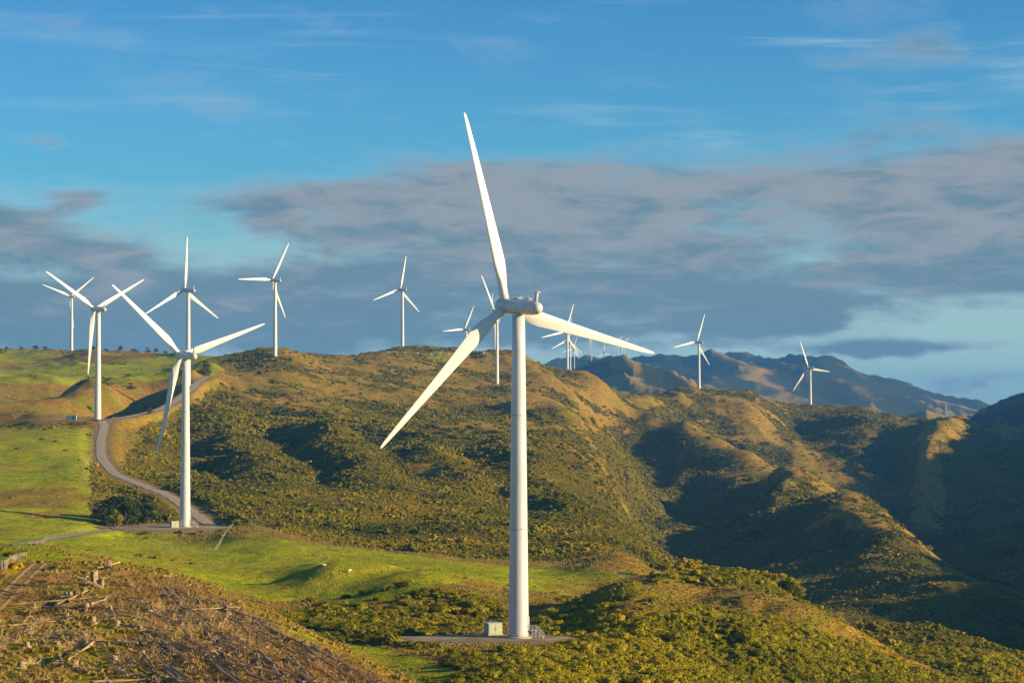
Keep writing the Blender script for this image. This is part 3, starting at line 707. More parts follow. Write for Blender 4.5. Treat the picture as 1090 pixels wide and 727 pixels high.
# ------------------------------------------------------------------ foliage kit
def leaf_mat(name, a, b, c, scale=0.05):
    m = bpy.data.materials.new(name); m.use_nodes = True; T = NT(m.node_tree); p = T.n['Principled BSDF']
    oi = T.node('ShaderNodeObjectInfo'); geo = T.node('ShaderNodeNewGeometry')
    n = T.noise(geo.outputs['Position'], scale, 4, 0.6)
    nb = T.noise(geo.outputs['Position'], 0.016, 5, 0.6)
    v = T.math('ADD', T.math('ADD', T.math('MULTIPLY', oi.outputs['Random'], 0.26), T.math('MULTIPLY', n, 0.55)), T.math('MULTIPLY', T.math('SUBTRACT', nb, 0.27), 1.35))
    c1 = T.mix(T.sst(v, 0.40, 0.80), a, b); c2 = T.mix(T.sst(v, 0.80, 1.05), c1, c)
    T.l.new(c2, p.inputs['Base Color']); p.inputs['Roughness'].default_value = 0.9; p.inputs['Specular IOR Level'].default_value = 0.1
    return m
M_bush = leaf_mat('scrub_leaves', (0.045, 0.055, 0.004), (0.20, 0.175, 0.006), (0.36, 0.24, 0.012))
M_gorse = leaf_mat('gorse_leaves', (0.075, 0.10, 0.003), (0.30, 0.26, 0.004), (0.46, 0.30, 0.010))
M_dead = leaf_mat('dead_twigs', (0.24, 0.14, 0.05), (0.44, 0.28, 0.10), (0.62, 0.46, 0.22), 0.2)
M_pine = leaf_mat('pine_needles', (0.020, 0.034, 0.006), (0.055, 0.070, 0.008), (0.09, 0.09, 0.012))
M_bark = simple_mat('bark', (0.14, 0.10, 0.07), 0.95, 0.3, 2.0); M_log = simple_mat('weathered_log', (0.24, 0.15, 0.08), 0.9, 0.35, 3.0, bump=0.4, col2=(0.50, 0.36, 0.19))
M_stump = simple_mat('stump_wood', (0.26, 0.17, 0.09), 0.9, 0.35, 3.0, bump=0.4, col2=(0.38, 0.27, 0.14)); M_post = simple_mat('grey_post_wood', (0.30, 0.25, 0.19), 0.9, 0.2, 3.0)
def leafy(seed, n, size, lobes=5, flat=0.75, core=0.72):
    r = random.Random(seed); v = []; f = []
    L = [(Vector((r.uniform(-.5,.5), r.uniform(-.5,.5), r.uniform(0.1,.55))), r.uniform(.35,.6)) for _ in range(lobes)]
    for i in range(n):
        c, rad = r.choice(L); d = Vector((r.gauss(0,1), r.gauss(0,1), r.gauss(0.25,1))).normalized()
        p = c+d*rad*r.uniform(0.75,1.1); p.z *= flat
        if p.z < -0.1: p.z = -0.1
        nn = (d+Vector((r.uniform(-1,1), r.uniform(-1,1), r.uniform(-1,1)))*0.55).normalized()
        t = nn.orthogonal().normalized(); t = Matrix.Rotation(r.uniform(0,6.28), 3, nn)@t; w = nn.cross(t); s = size*r.uniform(.6,1.5)
        b = len(v); v += [tuple(p-t*s), tuple(p+w*s*.6+nn*s*.2), tuple(p+t*s), tuple(p-w*s*.6+nn*s*.2)]; f.append((b,b+1,b+2,b+3))
    if core:
        for c, rad in L:
            bm = bmesh.new(); bmesh.ops.create_icosphere(bm, subdivisions=1, radius=rad*core)
            b = len(v)
            for q in bm.verts: v.append((q.co.x+c.x, q.co.y+c.y, (q.co.z+c.z)*flat))
            bm.verts.index_update()
            for q in bm.faces: f.append(tuple(b+w_.index for w_ in q.verts))
            bm.free()
    return v, f
def blob(seed, sub=2, flat=0.7):
    r = random.Random(seed); bm = bmesh.new(); bmesh.ops.create_icosphere(bm, subdivisions=sub, radius=0.8)
    ph = [(Vector((r.gauss(0,1), r.gauss(0,1), r.gauss(0,1))), r.uniform(0,6)) for _ in range(5)]
    for q in bm.verts:
        k = sum(math.sin(a.dot(q.co)*2.6+b_) for a, b_ in ph)*0.09+r.uniform(-.16,.16); q.co *= 1+k; q.co.z = max(-0.15, q.co.z*flat+0.25)
    bm.verts.index_update(); v = [tuple(q.co) for q in bm.verts]; f = [tuple(w_.index for w_ in q.verts) for q in bm.faces]; bm.free(); return v, f
def twiggy(seed, n=60):
    r = random.Random(seed); mb = MB()
    for i in range(n):
        a = r.gauss(0, .55)+(math.pi if r.random() < .3 else 0); l = r.uniform(.5, 2.2); el = abs(r.gauss(0.05, .35)); o = Vector((r.uniform(-.5,.5), r.uniform(-.5,.5), 0)); d = Vector((math.cos(a)*math.cos(el), math.sin(a)*math.cos(el), math.sin(el)))
        mid_ = o+d*l*.5+Vector((r.uniform(-.1,.1), r.uniform(-.1,.1), r.uniform(0,.1)))
        mb.tube([o, mid_, o+d*l+Vector((0,0,-.08))], [.022, .016, .006], 3, False)
    return mb.v, mb.f
def grassy(seed, n=70):
    r = random.Random(seed); v = []; f = []
    for i in range(n):
        a = r.uniform(0, 6.28); rr = r.uniform(0, .35); x, y = math.cos(a)*rr, math.sin(a)*rr; l = r.uniform(.4, 1.0); w = .05
        tx, ty = x+math.cos(a)*l*.6*r.uniform(.3,1), y+math.sin(a)*l*.6; b = len(v)
        px_, py_ = -math.sin(a)*w, math.cos(a)*w
        v += [(x-px_,y-py_,0),(x+px_,y+py_,0),((x+tx)/2+px_,(y+ty)/2+py_,l*.65),((x+tx)/2-px_,(y+ty)/2-py_,l*.65),(tx,ty,l*.8)]; f += [(b,b+1,b+2,b+3),(b+3,b+2,b+4)]
    return v, f
def kit(name, metas, mat):
    c = bpy.data.collections.new(name)
    for i, (v, f) in enumerate(metas):
        o = mesh_obj(name+'_piece', v, f, [mat], link=False); c.objects.link(o)
    return c
K_near = kit('near_kit', [leafy(i, 420, 0.085, 6) for i in range(6)], M_gorse)
K_nears = kit('near_scrub_kit', [leafy(i+20, 420, 0.085, 6) for i in range(5)], M_bush)
K_mid = kit('mid_kit', [leafy(i+40, 110, 0.17, 4) for i in range(6)], M_bush)
K_far = kit('far_kit', [leafy(i+60, 46, 0.26, 3) for i in range(5)], M_bush)
K_dead = kit('dead_kit', [twiggy(i+80) for i in range(5)], M_dead)
K_grass = kit('grass_kit', [grassy(i+90) for i in range(4)], simple_mat('tussock', (0.36, 0.27, 0.03), 0.95, 0.3, 0.05, col2=(0.50, 0.38, 0.07)))

def scatter(name, pts, sc, kitc, label, cat, heading=None):
    n = len(pts); me = bpy.data.meshes.new(name); me.vertices.add(n); me.vertices.foreach_set('co', np.asarray(pts, np.float32).ravel())
    a = me.attributes.new('sc', 'FLOAT', 'POINT'); a.data.foreach_set('value', np.asarray(sc, np.float32))
    a = me.attributes.new('rz', 'FLOAT', 'POINT'); a.data.foreach_set('value', (rng.uniform(0, 6.28, n) if heading is None else heading+rng.normal(0, .3, n)+np.pi*(rng.uniform(0,1,n) < .5)).astype(np.float32))
    o = bpy.data.objects.new(name, me); COL.objects.link(o); tag(o, label, cat, kind='stuff')
    g = bpy.data.node_groups.new(name, 'GeometryNodeTree')
    g.interface.new_socket('Geometry', in_out='INPUT', socket_type='NodeSocketGeometry'); g.interface.new_socket('Geometry', in_out='OUTPUT', socket_type='NodeSocketGeometry')
    N_ = g.nodes; L = g.links; gi = N_.new('NodeGroupInput'); go = N_.new('NodeGroupOutput')
    ci = N_.new('GeometryNodeCollectionInfo'); ci.inputs[0].default_value = kitc; ci.inputs['Separate Children'].default_value = True; ci.inputs['Reset Children'].default_value = True
    ip = N_.new('GeometryNodeInstanceOnPoints'); ip.inputs['Pick Instance'].default_value = True
    s = N_.new('GeometryNodeInputNamedAttribute'); s.data_type = 'FLOAT'; s.inputs[0].default_value = 'sc'
    z = N_.new('GeometryNodeInputNamedAttribute'); z.data_type = 'FLOAT'; z.inputs[0].default_value = 'rz'
    cx = N_.new('ShaderNodeCombineXYZ'); L.new(z.outputs['Attribute'], cx.inputs[2]); e2 = N_.new('FunctionNodeEulerToRotation'); L.new(cx.outputs[0], e2.inputs[0])
    L.new(gi.outputs[0], ip.inputs['Points']); L.new(ci.outputs[0], ip.inputs['Instance']); L.new(e2.outputs[0], ip.inputs['Rotation']); L.new(s.outputs['Attribute'], ip.inputs['Scale']); L.new(ip.outputs[0], go.inputs[0])
    md = o.modifiers.new('spread', 'NODES'); md.node_group = g
    print(name, n); return o
def samp(arr, X, Y):
    c = np.clip(np.rint(np.interp(X/Y, GU, np.arange(len(GU)))).astype(int), 0, len(GU)-1); r = np.clip(np.rint(np.interp(Y, GY, np.arange(len(GY)))).astype(int), 0, len(GY)-1)
    return arr[r, c]
def cand(d0, d1, dens, u0=-45, u1=1135):
    area = 0.5*(d1*d1-d0*d0)*(u1-u0)/F; n = int(area*dens)
    d = np.sqrt(rng.uniform(d0*d0, d1*d1, n)); u = rng.uniform(u0, u1, n); X = (u-CX)/F*d
    pyy = samp(PY, X, d); ok = samp(VIS, X, d) & (pyy < 760)
    return X[ok], d[ok], u[ok], pyy[ok]
VISf = VIS
def cover(X, Y, thr=0.42, k=0.45):
    b0 = samp(bush, X, Y); b = b0+k*fbm(X/9, Y/9, 143, 3)
    return ((b > thr) & (b0 > .1)) | ((b0 > 0.004) & (samp(green, X, Y) < .9) & (Y > 850) & (rng.uniform(0, 1, len(X)) < 0.07))
# near scrub (pale gorse on the lit slopes, darker scrub in the hollow)
X, Y, U, PYv = cand(330, 680, 0.75); m = cover(X, Y, 0.45, 0.5); X, Y, U, PYv = X[m], Y[m], U[m], PYv[m]
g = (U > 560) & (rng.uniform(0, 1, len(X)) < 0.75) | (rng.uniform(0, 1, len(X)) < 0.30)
sz = rng.uniform(0.55, 1.25, len(X))*(1+0.5*fbm(X/18, Y/18, 5, 3))*(1+0.8*(rng.uniform(0,1,len(X)) < .06))
PT = np.stack([X, Y, hs(X, Y)-0.1], 1)
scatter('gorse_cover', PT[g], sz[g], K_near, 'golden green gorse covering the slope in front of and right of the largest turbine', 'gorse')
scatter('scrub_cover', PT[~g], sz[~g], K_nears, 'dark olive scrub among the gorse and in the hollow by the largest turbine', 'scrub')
X, Y, U, PYv = cand(680, 1350, 0.26); m = cover(X, Y, 0.45, 0.5); X, Y = X[m], Y[m]
sz = rng.uniform(0.7, 1.5, len(X))*(1+0.6*fbm(X/30, Y/30, 15, 3))*(1+0.9*(rng.uniform(0,1,len(X)) < .05)); PT = np.stack([X, Y, hs(X, Y)-0.2], 1)
scatter('hillside_scrub', PT, sz, K_mid, 'dense olive scrub covering the middle hillside below the skyline turbines', 'scrub')
X, Y, U, PYv = cand(1350, 3300, 0.085); m = cover(X, Y, 0.5, 0.5); X, Y = X[m], Y[m]
sz = rng.uniform(1.1, 2.4, len(X))*(1+0.5*fbm(X/40, Y/40, 16, 3)); PT = np.stack([X, Y, hs(X, Y)-0.3], 1)
scatter('far_scrub', PT, sz, K_far, 'dark scrub filling the gullies of the farther ridges', 'scrub')

# ------------------------------------------------------------------ trees
def tree_meshes(seed, kind):
    r = random.Random(seed); tv = MB(); cv_, cf_ = [], []
    H = 1.0
    tv.tube([(0,0,-0.03),(0.01,0,0.3),(r.uniform(-.03,.03), r.uniform(-.03,.03), 0.75)], [0.035, 0.025, 0.008], 7)
    lobes = []
    for i in range(13 if kind == 'pine' else 8):
        a = r.uniform(0, 6.28); z = r.uniform(0.10, 0.82); rr = (0.30 if kind == 'pine' else 0.26)*(1.05-0.7*z)*r.uniform(.5,1.2)
        c = Vector((math.cos(a)*rr, math.sin(a)*rr, z)); lobes.append((c, r.uniform(.15,.22)*(1.15-0.45*z)+0.02))
        tv.tube([(0.005,0,z*0.7),(c.x*.5,c.y*.5,z*.9),tuple(c)], [0.014,0.009,0.003], 5)
    lobes.append((Vector((0,0,.86)), .13))
    for c, rad in lobes:
        for k in range(190):
            d = Vector((r.gauss(0,1), r.gauss(0,1), r.gauss(0,.8))).normalized(); p = c+Vector((d.x, d.y, d.z*.75))*rad*r.uniform(.35,1.15)
            nn = (d+Vector((r.uniform(-1,1), r.uniform(-1,1), r.uniform(-1,1)))*.7).normalized(); t = nn.orthogonal().normalized(); w = nn.cross(t); s = r.uniform(.018,.042); b = len(cv_)
            cv_.extend([tuple(p-t*s), tuple(p+w*s*.7), tuple(p+t*s), tuple(p-w*s*.7)]); cf_.append((b,b+1,b+2,b+3))
    return (tv.v, tv.f), (cv_, cf_)
_tm = {}
def tree(name, x, y, h, w, seed, mat, label, cat, group, kind='pine'):
    key = (kind, seed % 5, mat.name)
    if key not in _tm:
        (a, b), (c, d) = tree_meshes(seed % 5+(100 if kind == 'pine' else 0), kind)
        m1 = bpy.data.meshes.new(kind+'_trunk'); m1.from_pydata(a, [], b); m1.materials.append(M_bark)
        m2 = bpy.data.meshes.new(kind+'_crown'); m2.from_pydata(c, [], d); m2.materials.append(mat); _tm[key] = (m1, m2)
    root = empty(name, (x, y, h1(x, y)-0.1)); tag(root, label, cat, group); root.scale = (w, w, h); root.rotation_euler.z = (seed*2.4) % 6.28
    for nm, me in zip(('trunk', 'crown'), _tm[key]):
        o = bpy.data.objects.new(nm, me); COL.objects.link(o); o.parent = root
    return root
for i, (px, py, h, w, lb) in enumerate([(110,559,10.5,13,'dark pine at the left end of the clump beside the second nearest turbine'),(121,560,12.5,14,'tallest dark pine in the middle of the clump beside the second nearest turbine'),(122,563,8,9,'small tawny pine in front of the clump beside the second nearest turbine'),(133,558,12.0,14,'broad dark pine right of the clump centre beside the second nearest turbine'),(145,557,10,12,'dark pine second from the right end of the clump on the round pad edge'),(157,556,8.0,11,'low dark pine at the right end of the clump nearest the second turbine')]):
    x, y, z = hit(px, py, 700, 960); tree('pine_tree', x, y, h, w, i, M_pine if i != 2 else M_bush, lb, 'pine tree', 'pines beside the second turbine')
x, y, z = hit(158, 441, 1000, 1700); tree('shrub_tree', x, y, 5, 9, 3, M_pine, 'dark green shrub tree beside the road bend above the golden bank', 'tree', None, 'round')
x, y, z = hit(218, 400, 1500, 2300); tree('shrub_tree', x, y, 13, 18, 1, M_pine, 'big round dark tree on the upper road near the skyline', 'tree', None, 'round')
x, y, z = hit(140, 414, 1500, 2300); tree('shrub_tree', x, y, 5, 9, 2, M_pine, 'lone dark bush on the golden slope beyond the leaning blade', 'tree', None, 'round')
for i in range(26):
    px = 706+i*5.6+random.uniform(-2,2); py = np.interp(px, [700,745,790,850], [611,609,617,637])
    d = float(np.interp(px, [700,745,790,850], [655,662,655,628])); x = (px-CX)/F*d
    rt = tree('crest_tree', x, d, random.uniform(4.0,5.4), random.uniform(6,8.5), i, M_gorse, ORD[i]+' low tree from the left in the crest row on the near right knoll', 'tree', 'tree row on the near right knoll', 'round')
for i in range(16):
    px = -2+i*13+random.uniform(-5,5)
    if 60 < px < 95: continue
    prof_i = int(np.interp((px-CX)/F, GU, np.arange(len(GU)))); mm = (GY > 2000) & (GY < 3300); kk = np.where(mm)[0][np.argmax((Z[:,prof_i]/GY)[mm])]
    y = GY[kk]+random.uniform(-10,10); x = (px-CX)/F*y
    tree('skyline_tree', x, y, random.uniform(3.5,7), random.uniform(8,14), i, M_pine, ORD[i]+' tiny dark tree from the left along the left skyline', 'tree', 'small trees on the left skyline', 'round')

# ------------------------------------------------------------------ kiosks and small buildings
def kiosk(base, dx, dy, w, h, label):
    x, y = base[0]+dx, base[1]+dy; r = empty('transformer_kiosk', (x, y, base[2]+0.10)); r.rotation_euler.z = 0.42; tag(r, label, 'kiosk', 'kiosks on the turbine pads')
    MB().box((0,0,.12), (w*.55,1.35,.12)).build('plinth', M_conc, r)
    MB().box((0,0,h/2+.24), (w/2,1.2,h/2)).build('cabinet', M_kiosk, r)
    MB().box((0,0,h+.30), (w/2+.12,1.32,.06)).build('roof', M_grey, r)
    for k in (-1, 1): d = MB().box((k*w*.24,-1.22,h*.5+.2), (w*.22,.025,h*.42)).build('door', M_kiosk, r); MB().box((k*.12,-1.27,h*.5+.2), (.03,.03,.12)).build('handle', M_dark, d)
kiosk(B1, -5.2, 5.6, 3.0, 2.1, 'pale green transformer kiosk left of the foot of the largest turbine')
kiosk(B2, -3.7, -3.0, 3.0, 2.1, 'pale transformer kiosk at the foot of the second nearest turbine')
x, y, z = B3[0]-17, B3[1]+6, B3[2]
r = empty('site_cabin', (x, y, z+.14)); tag(r, 'small white site cabin on the pad left of the road-head turbine', 'cabin')
MB().box((0,0,1.3), (3,1.2,1.2)).build('wall', M_white, r); MB().box((0,0,2.56), (3.1,1.3,.06)).build('roof', M_grey, r); MB().box((1.2,-1.22,1.1), (.42,.03,.95)).build('door', M_dark, r)
# ------------------------------------------------------------------ fences
def fence(label, pts, space, dmin, dmax, ph=1.25, rails=3, pr=0.07):
    Q = smooth_path([hit(*p, dmin=dmin, dmax=dmax) for p in pts], space, 2)
    r = empty('wire_fence', tuple(Q[0])); tag(r, label, 'fence'); o = Vector(Q[0]); tops = []; me = None
    for i, q in enumerate(Q[:99]):
        hh = ph*random.uniform(.9,1.12); z = h1(q[0], q[1]); 
        if me is None: me = MB().tube([(0,0,-.2),(0,0,.6),(0,0,1)], [pr,pr,pr*.9], 6).build('post', M_post, r).data; p = r.children[-1] if r.children else [c for c in COL.objects if c.parent == r][-1]
        else: p = bpy.data.objects.new('post', me); COL.objects.link(p); p.parent = r
        p.location = Vector((q[0], q[1], z))-o; p.scale = (1,1,hh); p.rotation_euler = (random.uniform(-.06,.06), random.uniform(-.06,.06), 0)
        tops.append(Vector((q[0], q[1], z))-o)
    wb = MB()
    for k in range(rails): wb.tube([t+Vector((0,0,ph*(.3+.3*k))) for t in tops], 0.009, 3, False)
    wb.build('wire', M_grey, r)
fence('post and wire fence along the far edge of the green paddock below the scrub', [(262,553),(300,571),(400,587),(500,596),(535,599)], 3.2, 650, 900, 1.2)
fence('post and wire fence behind the largest tower running on to the right knoll', [(560,601),(600,603),(650,608),(700,613)], 2.6, 620, 900, 1.2)
fence('post fence curving below the pad of the second nearest turbine', [(145,580),(170,584),(200,587),(228,587),(240,568),(250,552)], 3.6, 560, 900, 1.2, 3, .08)
fence('fence beside the side track leading left from the second turbine pad', [(30,581),(50,574),(72,569),(92,565)], 3.5, 560, 900, 1.3)
fence('grey fence line crossing the left paddock beside the gravel road', [(98,455),(97,480),(88,505),(96,525),(106,535)], 5.0, 850, 1400, 1.3)
fence('weathered fence at the left edge above the dirt track', [(-12,612),(4,606),(18,600),(28,596)], 1.8, 200, 420, 1.4, 3, .09)
# ------------------------------------------------------------------ sheep in the far paddocks
M_wool = simple_mat('wool', (0.62, 0.57, 0.48), 1.0, 0.1, 3.0); M_face = simple_mat('sheep_face', (0.20, 0.16, 0.13), 0.9, 0.1, 3.0)
def sheep_mesh():
    mb = MB(); mb.tube([(-.62,0,.62),(-.55,0,.66),(-.35,0,.70),(.1,0,.71),(.42,0,.72),(.58,0,.78),(.72,0,.92),(.86,0,.95),(1.0,0,.86),(1.04,0,.83)], [.06,.24,.32,.34,.30,.22,.13,.13,.08,.03], 10)
    for x_, y_ in ((-.4,-.15),(-.4,.15),(.38,-.14),(.38,.14)): mb.tube([(x_,y_,.5),(x_+.03,y_,.28),(x_,y_,0)], [.09,.05,.045], 6)
    for s_ in (-1,1): mb.tube([(.82,s_*.08,1.0),(.78,s_*.24,.98)], [.04,.015], 5)
    mb.tube([(-.6,0,.7),(-.70,0,.5)], [.05,.03], 5); return mb.v, mb.f
sm = None
for i, (px, py, lb) in enumerate([(134,394,'pale sheep on the green strip below the left skyline, left of two'),(147,394,'pale sheep on the green strip below the left skyline, right of two'),(63,530,'white sheep standing alone in the left paddock'),(372,609,'white sheep in the green paddock left of the largest blade tip'),(345,603,'white sheep farther left in the green paddock')]):
    x, y, z = hit(px, py, 400, 2600)
    if sm is None: v, f = sheep_mesh(); o = mesh_obj('sheep', v, f, [M_wool], smooth=True); sm = o.data
    else: o = bpy.data.objects.new('sheep', sm); COL.objects.link(o)
    o.location = (x, y, z); o.scale = (.75,)*3; o.rotation_euler.z = random.uniform(0, 6.28); tag(o, lb, 'sheep', 'sheep in the paddocks')
# ------------------------------------------------------------------ felled trees, stumps and slash
def ground_tilt(x, y, ang, l):
    z0 = h1(x-math.cos(ang)*l/2, y-math.sin(ang)*l/2); z1 = h1(x+math.cos(ang)*l/2, y+math.sin(ang)*l/2); return math.atan2(z1-z0, l)
def log_mesh(seed):
    r = random.Random(seed); n = 9; pts = []; rad = []
    for i in range(n):
        t = i/(n-1); pts.append((t-.5, r.uniform(-.006,.006)+.02*math.sin(t*3+seed), r.uniform(-.004,.004))); rad.append(.021*(1-.6*t)*r.uniform(.92,1.08))
    trunk = MB().tube(pts, rad, 8); br = MB()
    for i in range(7):
        t = r.uniform(.1,.95); a = r.uniform(-.3, 3.4); l = r.uniform(.05,.17); p = Vector((t-.5,0,0)); d = Vector((.5, math.cos(a), abs(math.sin(a))*.7)).normalized()
        br.tube([p, p+d*l*.5+Vector((0,0,.01)), p+d*l], [.006,.004,.0015], 4)
    return (trunk.v, trunk.f), (br.v, br.f)
LM = []
for i in range(6):
    (a, b), (c, d) = log_mesh(i); m1 = bpy.data.meshes.new('log_trunk'); m1.from_pydata(a, [], b); m1.materials.append(M_log); m2 = bpy.data.meshes.new('log_branches'); m2.from_pydata(c, [], d); m2.materials.append(M_log); LM.append((m1, m2))
rr_t = random.Random(3)
def felled(px, py, l, ang, i, label, group='felled logs on the near left slope'):
    x, y, z = hit(px, py, 150, 360)
    r = empty('felled_log', (x, y, h1(x, y)+rr_t.uniform(.15,.55))); tag(r, label, 'log', group); k_ = rr_t.uniform(4.0, 8.0); r.scale = (l, k_, k_)
    r.rotation_euler = (0, -ground_tilt(x, y, ang, l), ang)
    for nm, me in zip(('trunk', 'branches'), LM[i % 6]): o = bpy.data.objects.new(nm, me); COL.objects.link(o); o.parent = r; o.rotation_euler.x = 0
special = [(140,628,19,-1.2,'long dark log sloping down to the right at the top of the slash'),(165,650,15,-1.2,'dark log below the long one near the top of the slash'),(108,695,18,-0.95,'thick brown log lying across the lower left slash'),(300,690,26,-1.2,'long thin dark log near the right edge of the slash'),(375,712,22,-1.15,'rightmost dark log at the bottom of the slash'),(225,700,22,-1.2,'pale stripped log in the parallel bundle at the bottom')]
for i, (px, py, l, a, lb) in enumerate(special): felled(px, py, l, a, i, lb)
rr = random.Random(5); LL = []
def in_slash(px, py): return py > np.interp(px, [0,30,130,190,260,340,440], [640,606,604,616,648,690,735])
while len(LL) < 170:
    if rr.random() < .55: px = rr.uniform(160, 430); py = rr.uniform(630, 740); a = rr.gauss(-1.2, .09); l = rr.uniform(10, 22)
    else: px = rr.uniform(5, 300); py = rr.uniform(603, 735); a = rr.gauss(-1.0, .4) if rr.random() < .7 else rr.uniform(0, 3.14); l = rr.uniform(4, 12)
    if not in_slash(px, py) or (px < 60 and rr.random() < .6): continue
    colw = 'far left' if px < 90 else 'left' if px < 180 else 'middle' if px < 260 else 'right'
    roww = 'upper' if py < 650 else 'central' if py < 695 else 'bottom'
    size = 'short' if l < 8 else 'medium' if l < 13 else 'long'
    how = 'running downhill' if abs(a+1.15) < .35 else 'lying across'
    LL.append((px, py, l, a, '%s bleached log %s in the %s %s slash' % (size, how, roww, colw)))
for i, (px, py, l, a, zone) in enumerate(LL):
    same = sorted(q[0] for q in LL if q[4] == zone)
    felled(px, py, l, a, i, zone if len(same) == 1 else zone+', '+ORD[same.index(px)]+('' if same.index(px) == 0 else ' from left'))
def stump_mesh(seed):
    r = random.Random(seed); v = []; f = []; n = 12
    for z, k in ((-.2,1.5),(.05,1.15),(.25,.92),(.8,.8),(1.0,.78)):
        for j in range(n):
            a = j/n*6.283; q = k*(1+.12*math.sin(3*a+seed)+r.uniform(-.05,.05))*(.5); v.append((math.cos(a)*q, math.sin(a)*q, z+(r.uniform(-.12,.12) if z == 1.0 else 0)))
    for i in range(4):
        for j in range(n): f.append((i*n+j, i*n+(j+1) % n, (i+1)*n+(j+1) % n, (i+1)*n+j))
    f.append(tuple(4*n+j for j in range(n))); 
    mb = MB()
    for j in range(5):
        a = r.uniform(0, 6.28); mb.tube([(math.cos(a)*.3, math.sin(a)*.3, .2),(math.cos(a)*.9, math.sin(a)*.9, r.uniform(0,.4)),(math.cos(a)*1.3, math.sin(a)*1.3, r.uniform(-.1,.5))], [.14,.08,.03], 5)
    b = len(v); v += mb.v; f += [tuple(b+q for q in t) for t in mb.f]; return v, f
SM = []
for i in range(4): v, f = stump_mesh(i); me = bpy.data.meshes.new('stump'); me.from_pydata(v, [], f); me.materials.append(M_stump); SM.append(me)
stumps = [(101,622,1.9,'tall reddish stump at the top of the slash'),(107,626,1.4,'shorter reddish stump right beside the tall one'),(116,606,1.3,'pale stump at the upper edge of the slash'),(76,636,1.1,None),(92,650,1.2,None),(118,652,1.1,None),(71,660,1.2,None),(99,664,1.1,None),(125,668,1.2,None),(50,628,.9,None),(36,648,1.0,None),(62,690,1.1,None),(80,712,1.2,None),(30,690,1.0,None),(150,672,1.0,None),(90,680,1.0,None),(24,712,1.1,None),(121,706,1.1,None),(153,700,1.0,None),(60,610,.8,None)]
for i, (px, py, s_, lb) in enumerate(stumps):
    x, y, z = hit(px, py, 150, 360); o = bpy.data.objects.new('tree_stump', SM[i % 4]); COL.objects.link(o); o.location = (x, y, h1(x, y)); o.scale = (s_*.6, s_*.6, s_*(.95 if lb else .7)); o.rotation_euler = (random.uniform(-.2,.2), random.uniform(-.2,.2), i)
    tag(o, lb or 'reddish stump among the logs, %s from the left of the stumps' % ORD[sum(1 for q in stumps if q[0] < px)], 'stump', 'stumps on the near left slope')
# brush, twigs and tussock
def region(n, test, d0, d1, u0, u1):
    X, Y, U, P_ = cand(d0, d1, n, u0, u1); m = np.array([test(u, p) for u, p in zip(U, P_)], bool) if len(U) else np.zeros(0, bool); X, Y = X[m], Y[m]; return X, Y, U[m], P_[m]
X, Y, U, P_ = region(0.9, lambda u, p: in_slash(u, p-4) and u > -40, 170, 350, -40, 470)
dens = np.clip(0.10+0.8*fbm(X/7, Y/7, 66, 3)+1.0*sst(U, 110, 220)*(1-0.6*sst(P_, 680, 705)*sst(U, 370, 300)), 0.03, 1); m = rng.uniform(0, 1, len(X)) < dens; X, Y = X[m], Y[m]
scatter('branch_litter', np.stack([X, Y, hs(X, Y)-.05], 1), rng.uniform(.4, 1.05, len(X)), K_dead, 'dead tan branches and brush littering the near left slope', 'brush', -1.15)
X, Y, U, P_ = cand(170, 900, 0.30); b = samp(bush, X, Y); gr_ = samp(green, X, Y); gv = samp(gravel, X, Y)
m = (b < .4) & (gv < .2) & ((gr_+0.5*fbm(X/12, Y/12, 99, 3) < .42) | (rng.uniform(0, 1, len(X)) < .03)); X, Y = X[m], Y[m]
scatter('tussock_grass', np.stack([X, Y, hs(X, Y)-.03], 1), rng.uniform(.35, .8, len(X)), K_grass, 'dry golden tussock grass on the near ground', 'grass')
# scattered bushes standing apart in the paddocks
rr = random.Random(9); single = [(620,640),(612,648),(655,645),(665,638),(680,648),(643,655),(600,640),(590,632),(690,640),(659,652),(300,650),(318,655),(335,640),(368,636),(390,632),(402,638),(355,648),(380,650),(412,628),(428,624),(60,470),(45,468),(70,480),(20,478),(85,490),(12,530),(150,592),(168,594),(185,597),(205,600),(10,592),(22,598),(4,585),(14,604)]
bm_ = []
for i in range(4): v, f = leafy(200+i, 420, 0.09, 5); me = bpy.data.meshes.new('bush_leaves'); me.from_pydata(v, [], f); me.materials.append(M_bush); bm_.append(me)
def wh(px, py): return 'on the grass right of the largest tower' if px > 560 else 'in the shaded hollow of the green paddock' if px > 290 else 'below the second turbine pad' if 140 < px < 290 else 'in the left paddock' if py < 580 else 'beside the fence at the left edge'
rk = [sum(1 for q in single if wh(*q) == wh(*p) and q[0] < p[0]) for p in single]; cb = {}
for i, (px, py) in enumerate(single):
    x, y, z = hit(px, py, 250, 1360); o = bpy.data.objects.new('bush', bm_[i % 4]); COL.objects.link(o); o.location = (x, y, z-.1); s_ = rr.uniform(1.1,2.2); o.scale = (s_*1.2, s_*1.1, s_); o.rotation_euler.z = i
    where = 'on the grass right of the largest tower' if px > 560 else 'in the shaded hollow of the green paddock' if px > 290 else 'below the second turbine pad' if 140 < px < 290 else 'in the left paddock' if py < 580 else 'beside the fence at the left edge'
    cb[where] = cb.get(where, 0)+1; tag(o, 'dark bush %s, %s from left' % (where, ORD[rk[i]]), 'bush', 'single bushes '+where)
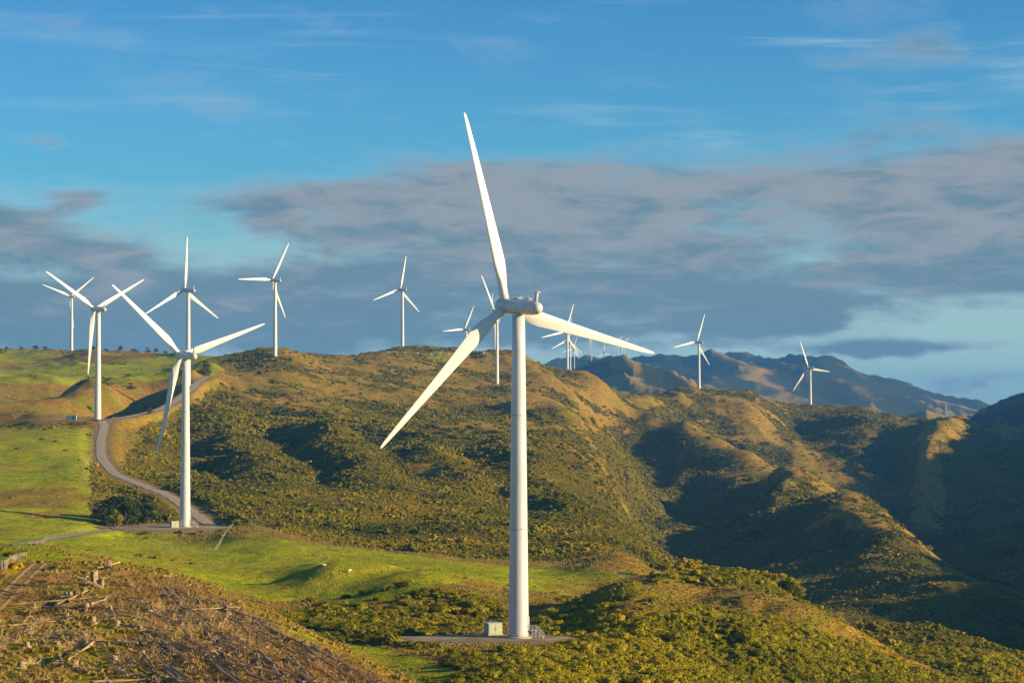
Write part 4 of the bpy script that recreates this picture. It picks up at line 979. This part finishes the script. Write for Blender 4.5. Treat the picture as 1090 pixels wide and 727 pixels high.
# rocks on the central summit
M_rock = simple_mat('pale_rock', (0.36, 0.33, 0.27), 0.9, 0.2, 1.0)
for i in range(14):
    px = 415+i*7.6+random.uniform(-2,2); py = random.uniform(373, 379); x, y, z = hit(px, py, 1800, 2900); v, f = blob(300+i, 2, .8); o = mesh_obj('rock', v, f, [M_rock]); o.location = (x, y, z); s_ = random.uniform(1.2, 2.6); o.scale = (s_, s_*.8, s_*.7)
    tag(o, ORD[i]+' pale rock from the left on the rounded central summit', 'rock', 'rocks on the central summit')
# lattice mast on the right spur and marker on the far range
def lattice(px, py, d, h, label):
    u, _, s = us(px, py, d); x = u*d; z = h1(x, d); mb = MB(); r = empty('lattice_mast', (x, d, z)); tag(r, label, 'mast'); w0 = h*.09
    legs = MB(); cr = MB()
    for a, b in ((-1,-1),(1,-1),(1,1),(-1,1)): legs.tube([(a*w0,b*w0,-1),(a*w0*.15,b*w0*.15,h)], .14, 4)
    for i in range(8):
        z0, z1 = h*i/8, h*(i+1)/8; k0, k1 = w0*(1-.85*i/8), w0*(1-.85*(i+1)/8)
        for (a, b), (c, e) in zip(((-1,-1),(1,-1),(1,1),(-1,1)), ((1,-1),(1,1),(-1,1),(-1,-1))): cr.tube([(a*k0,b*k0,z0),(c*k1,e*k1,z1)], .07, 3)
    for zz in (.72,.85): cr.tube([(-h*.16,0,h*zz),(h*.16,0,h*zz)], .12, 4)
    legs.build('legs', M_grey, r); cr.build('bracing', M_grey, r)
lattice(1007, 452, 2850, 24, 'thin steel lattice mast on the ridge above the dark hillside')
lattice(771, 376, 9000, 34, 'tiny mast on top of the far blue range')

# ------------------------------------------------------------------ haze
hz = MB().box((0, 10200, -110), (9500, 11200, 450)).build('haze', None)
hz.data.materials.clear(); mh = bpy.data.materials.new('haze_air'); mh.use_nodes = True; T = NT(mh.node_tree); T.n.clear()
o_ = T.node('ShaderNodeOutputMaterial'); pv = T.node('ShaderNodeVolumePrincipled'); pv.inputs['Color'].default_value = (0.11, 0.36, 0.82, 1); pv.inputs['Density'].default_value = 6.2e-5; pv.inputs['Anisotropy'].default_value = 0.0
T.l.new(pv.outputs[0], o_.inputs['Volume']); hz.data.materials.append(mh); tag(hz, 'thin bluish air over the hills', 'haze', kind='stuff')
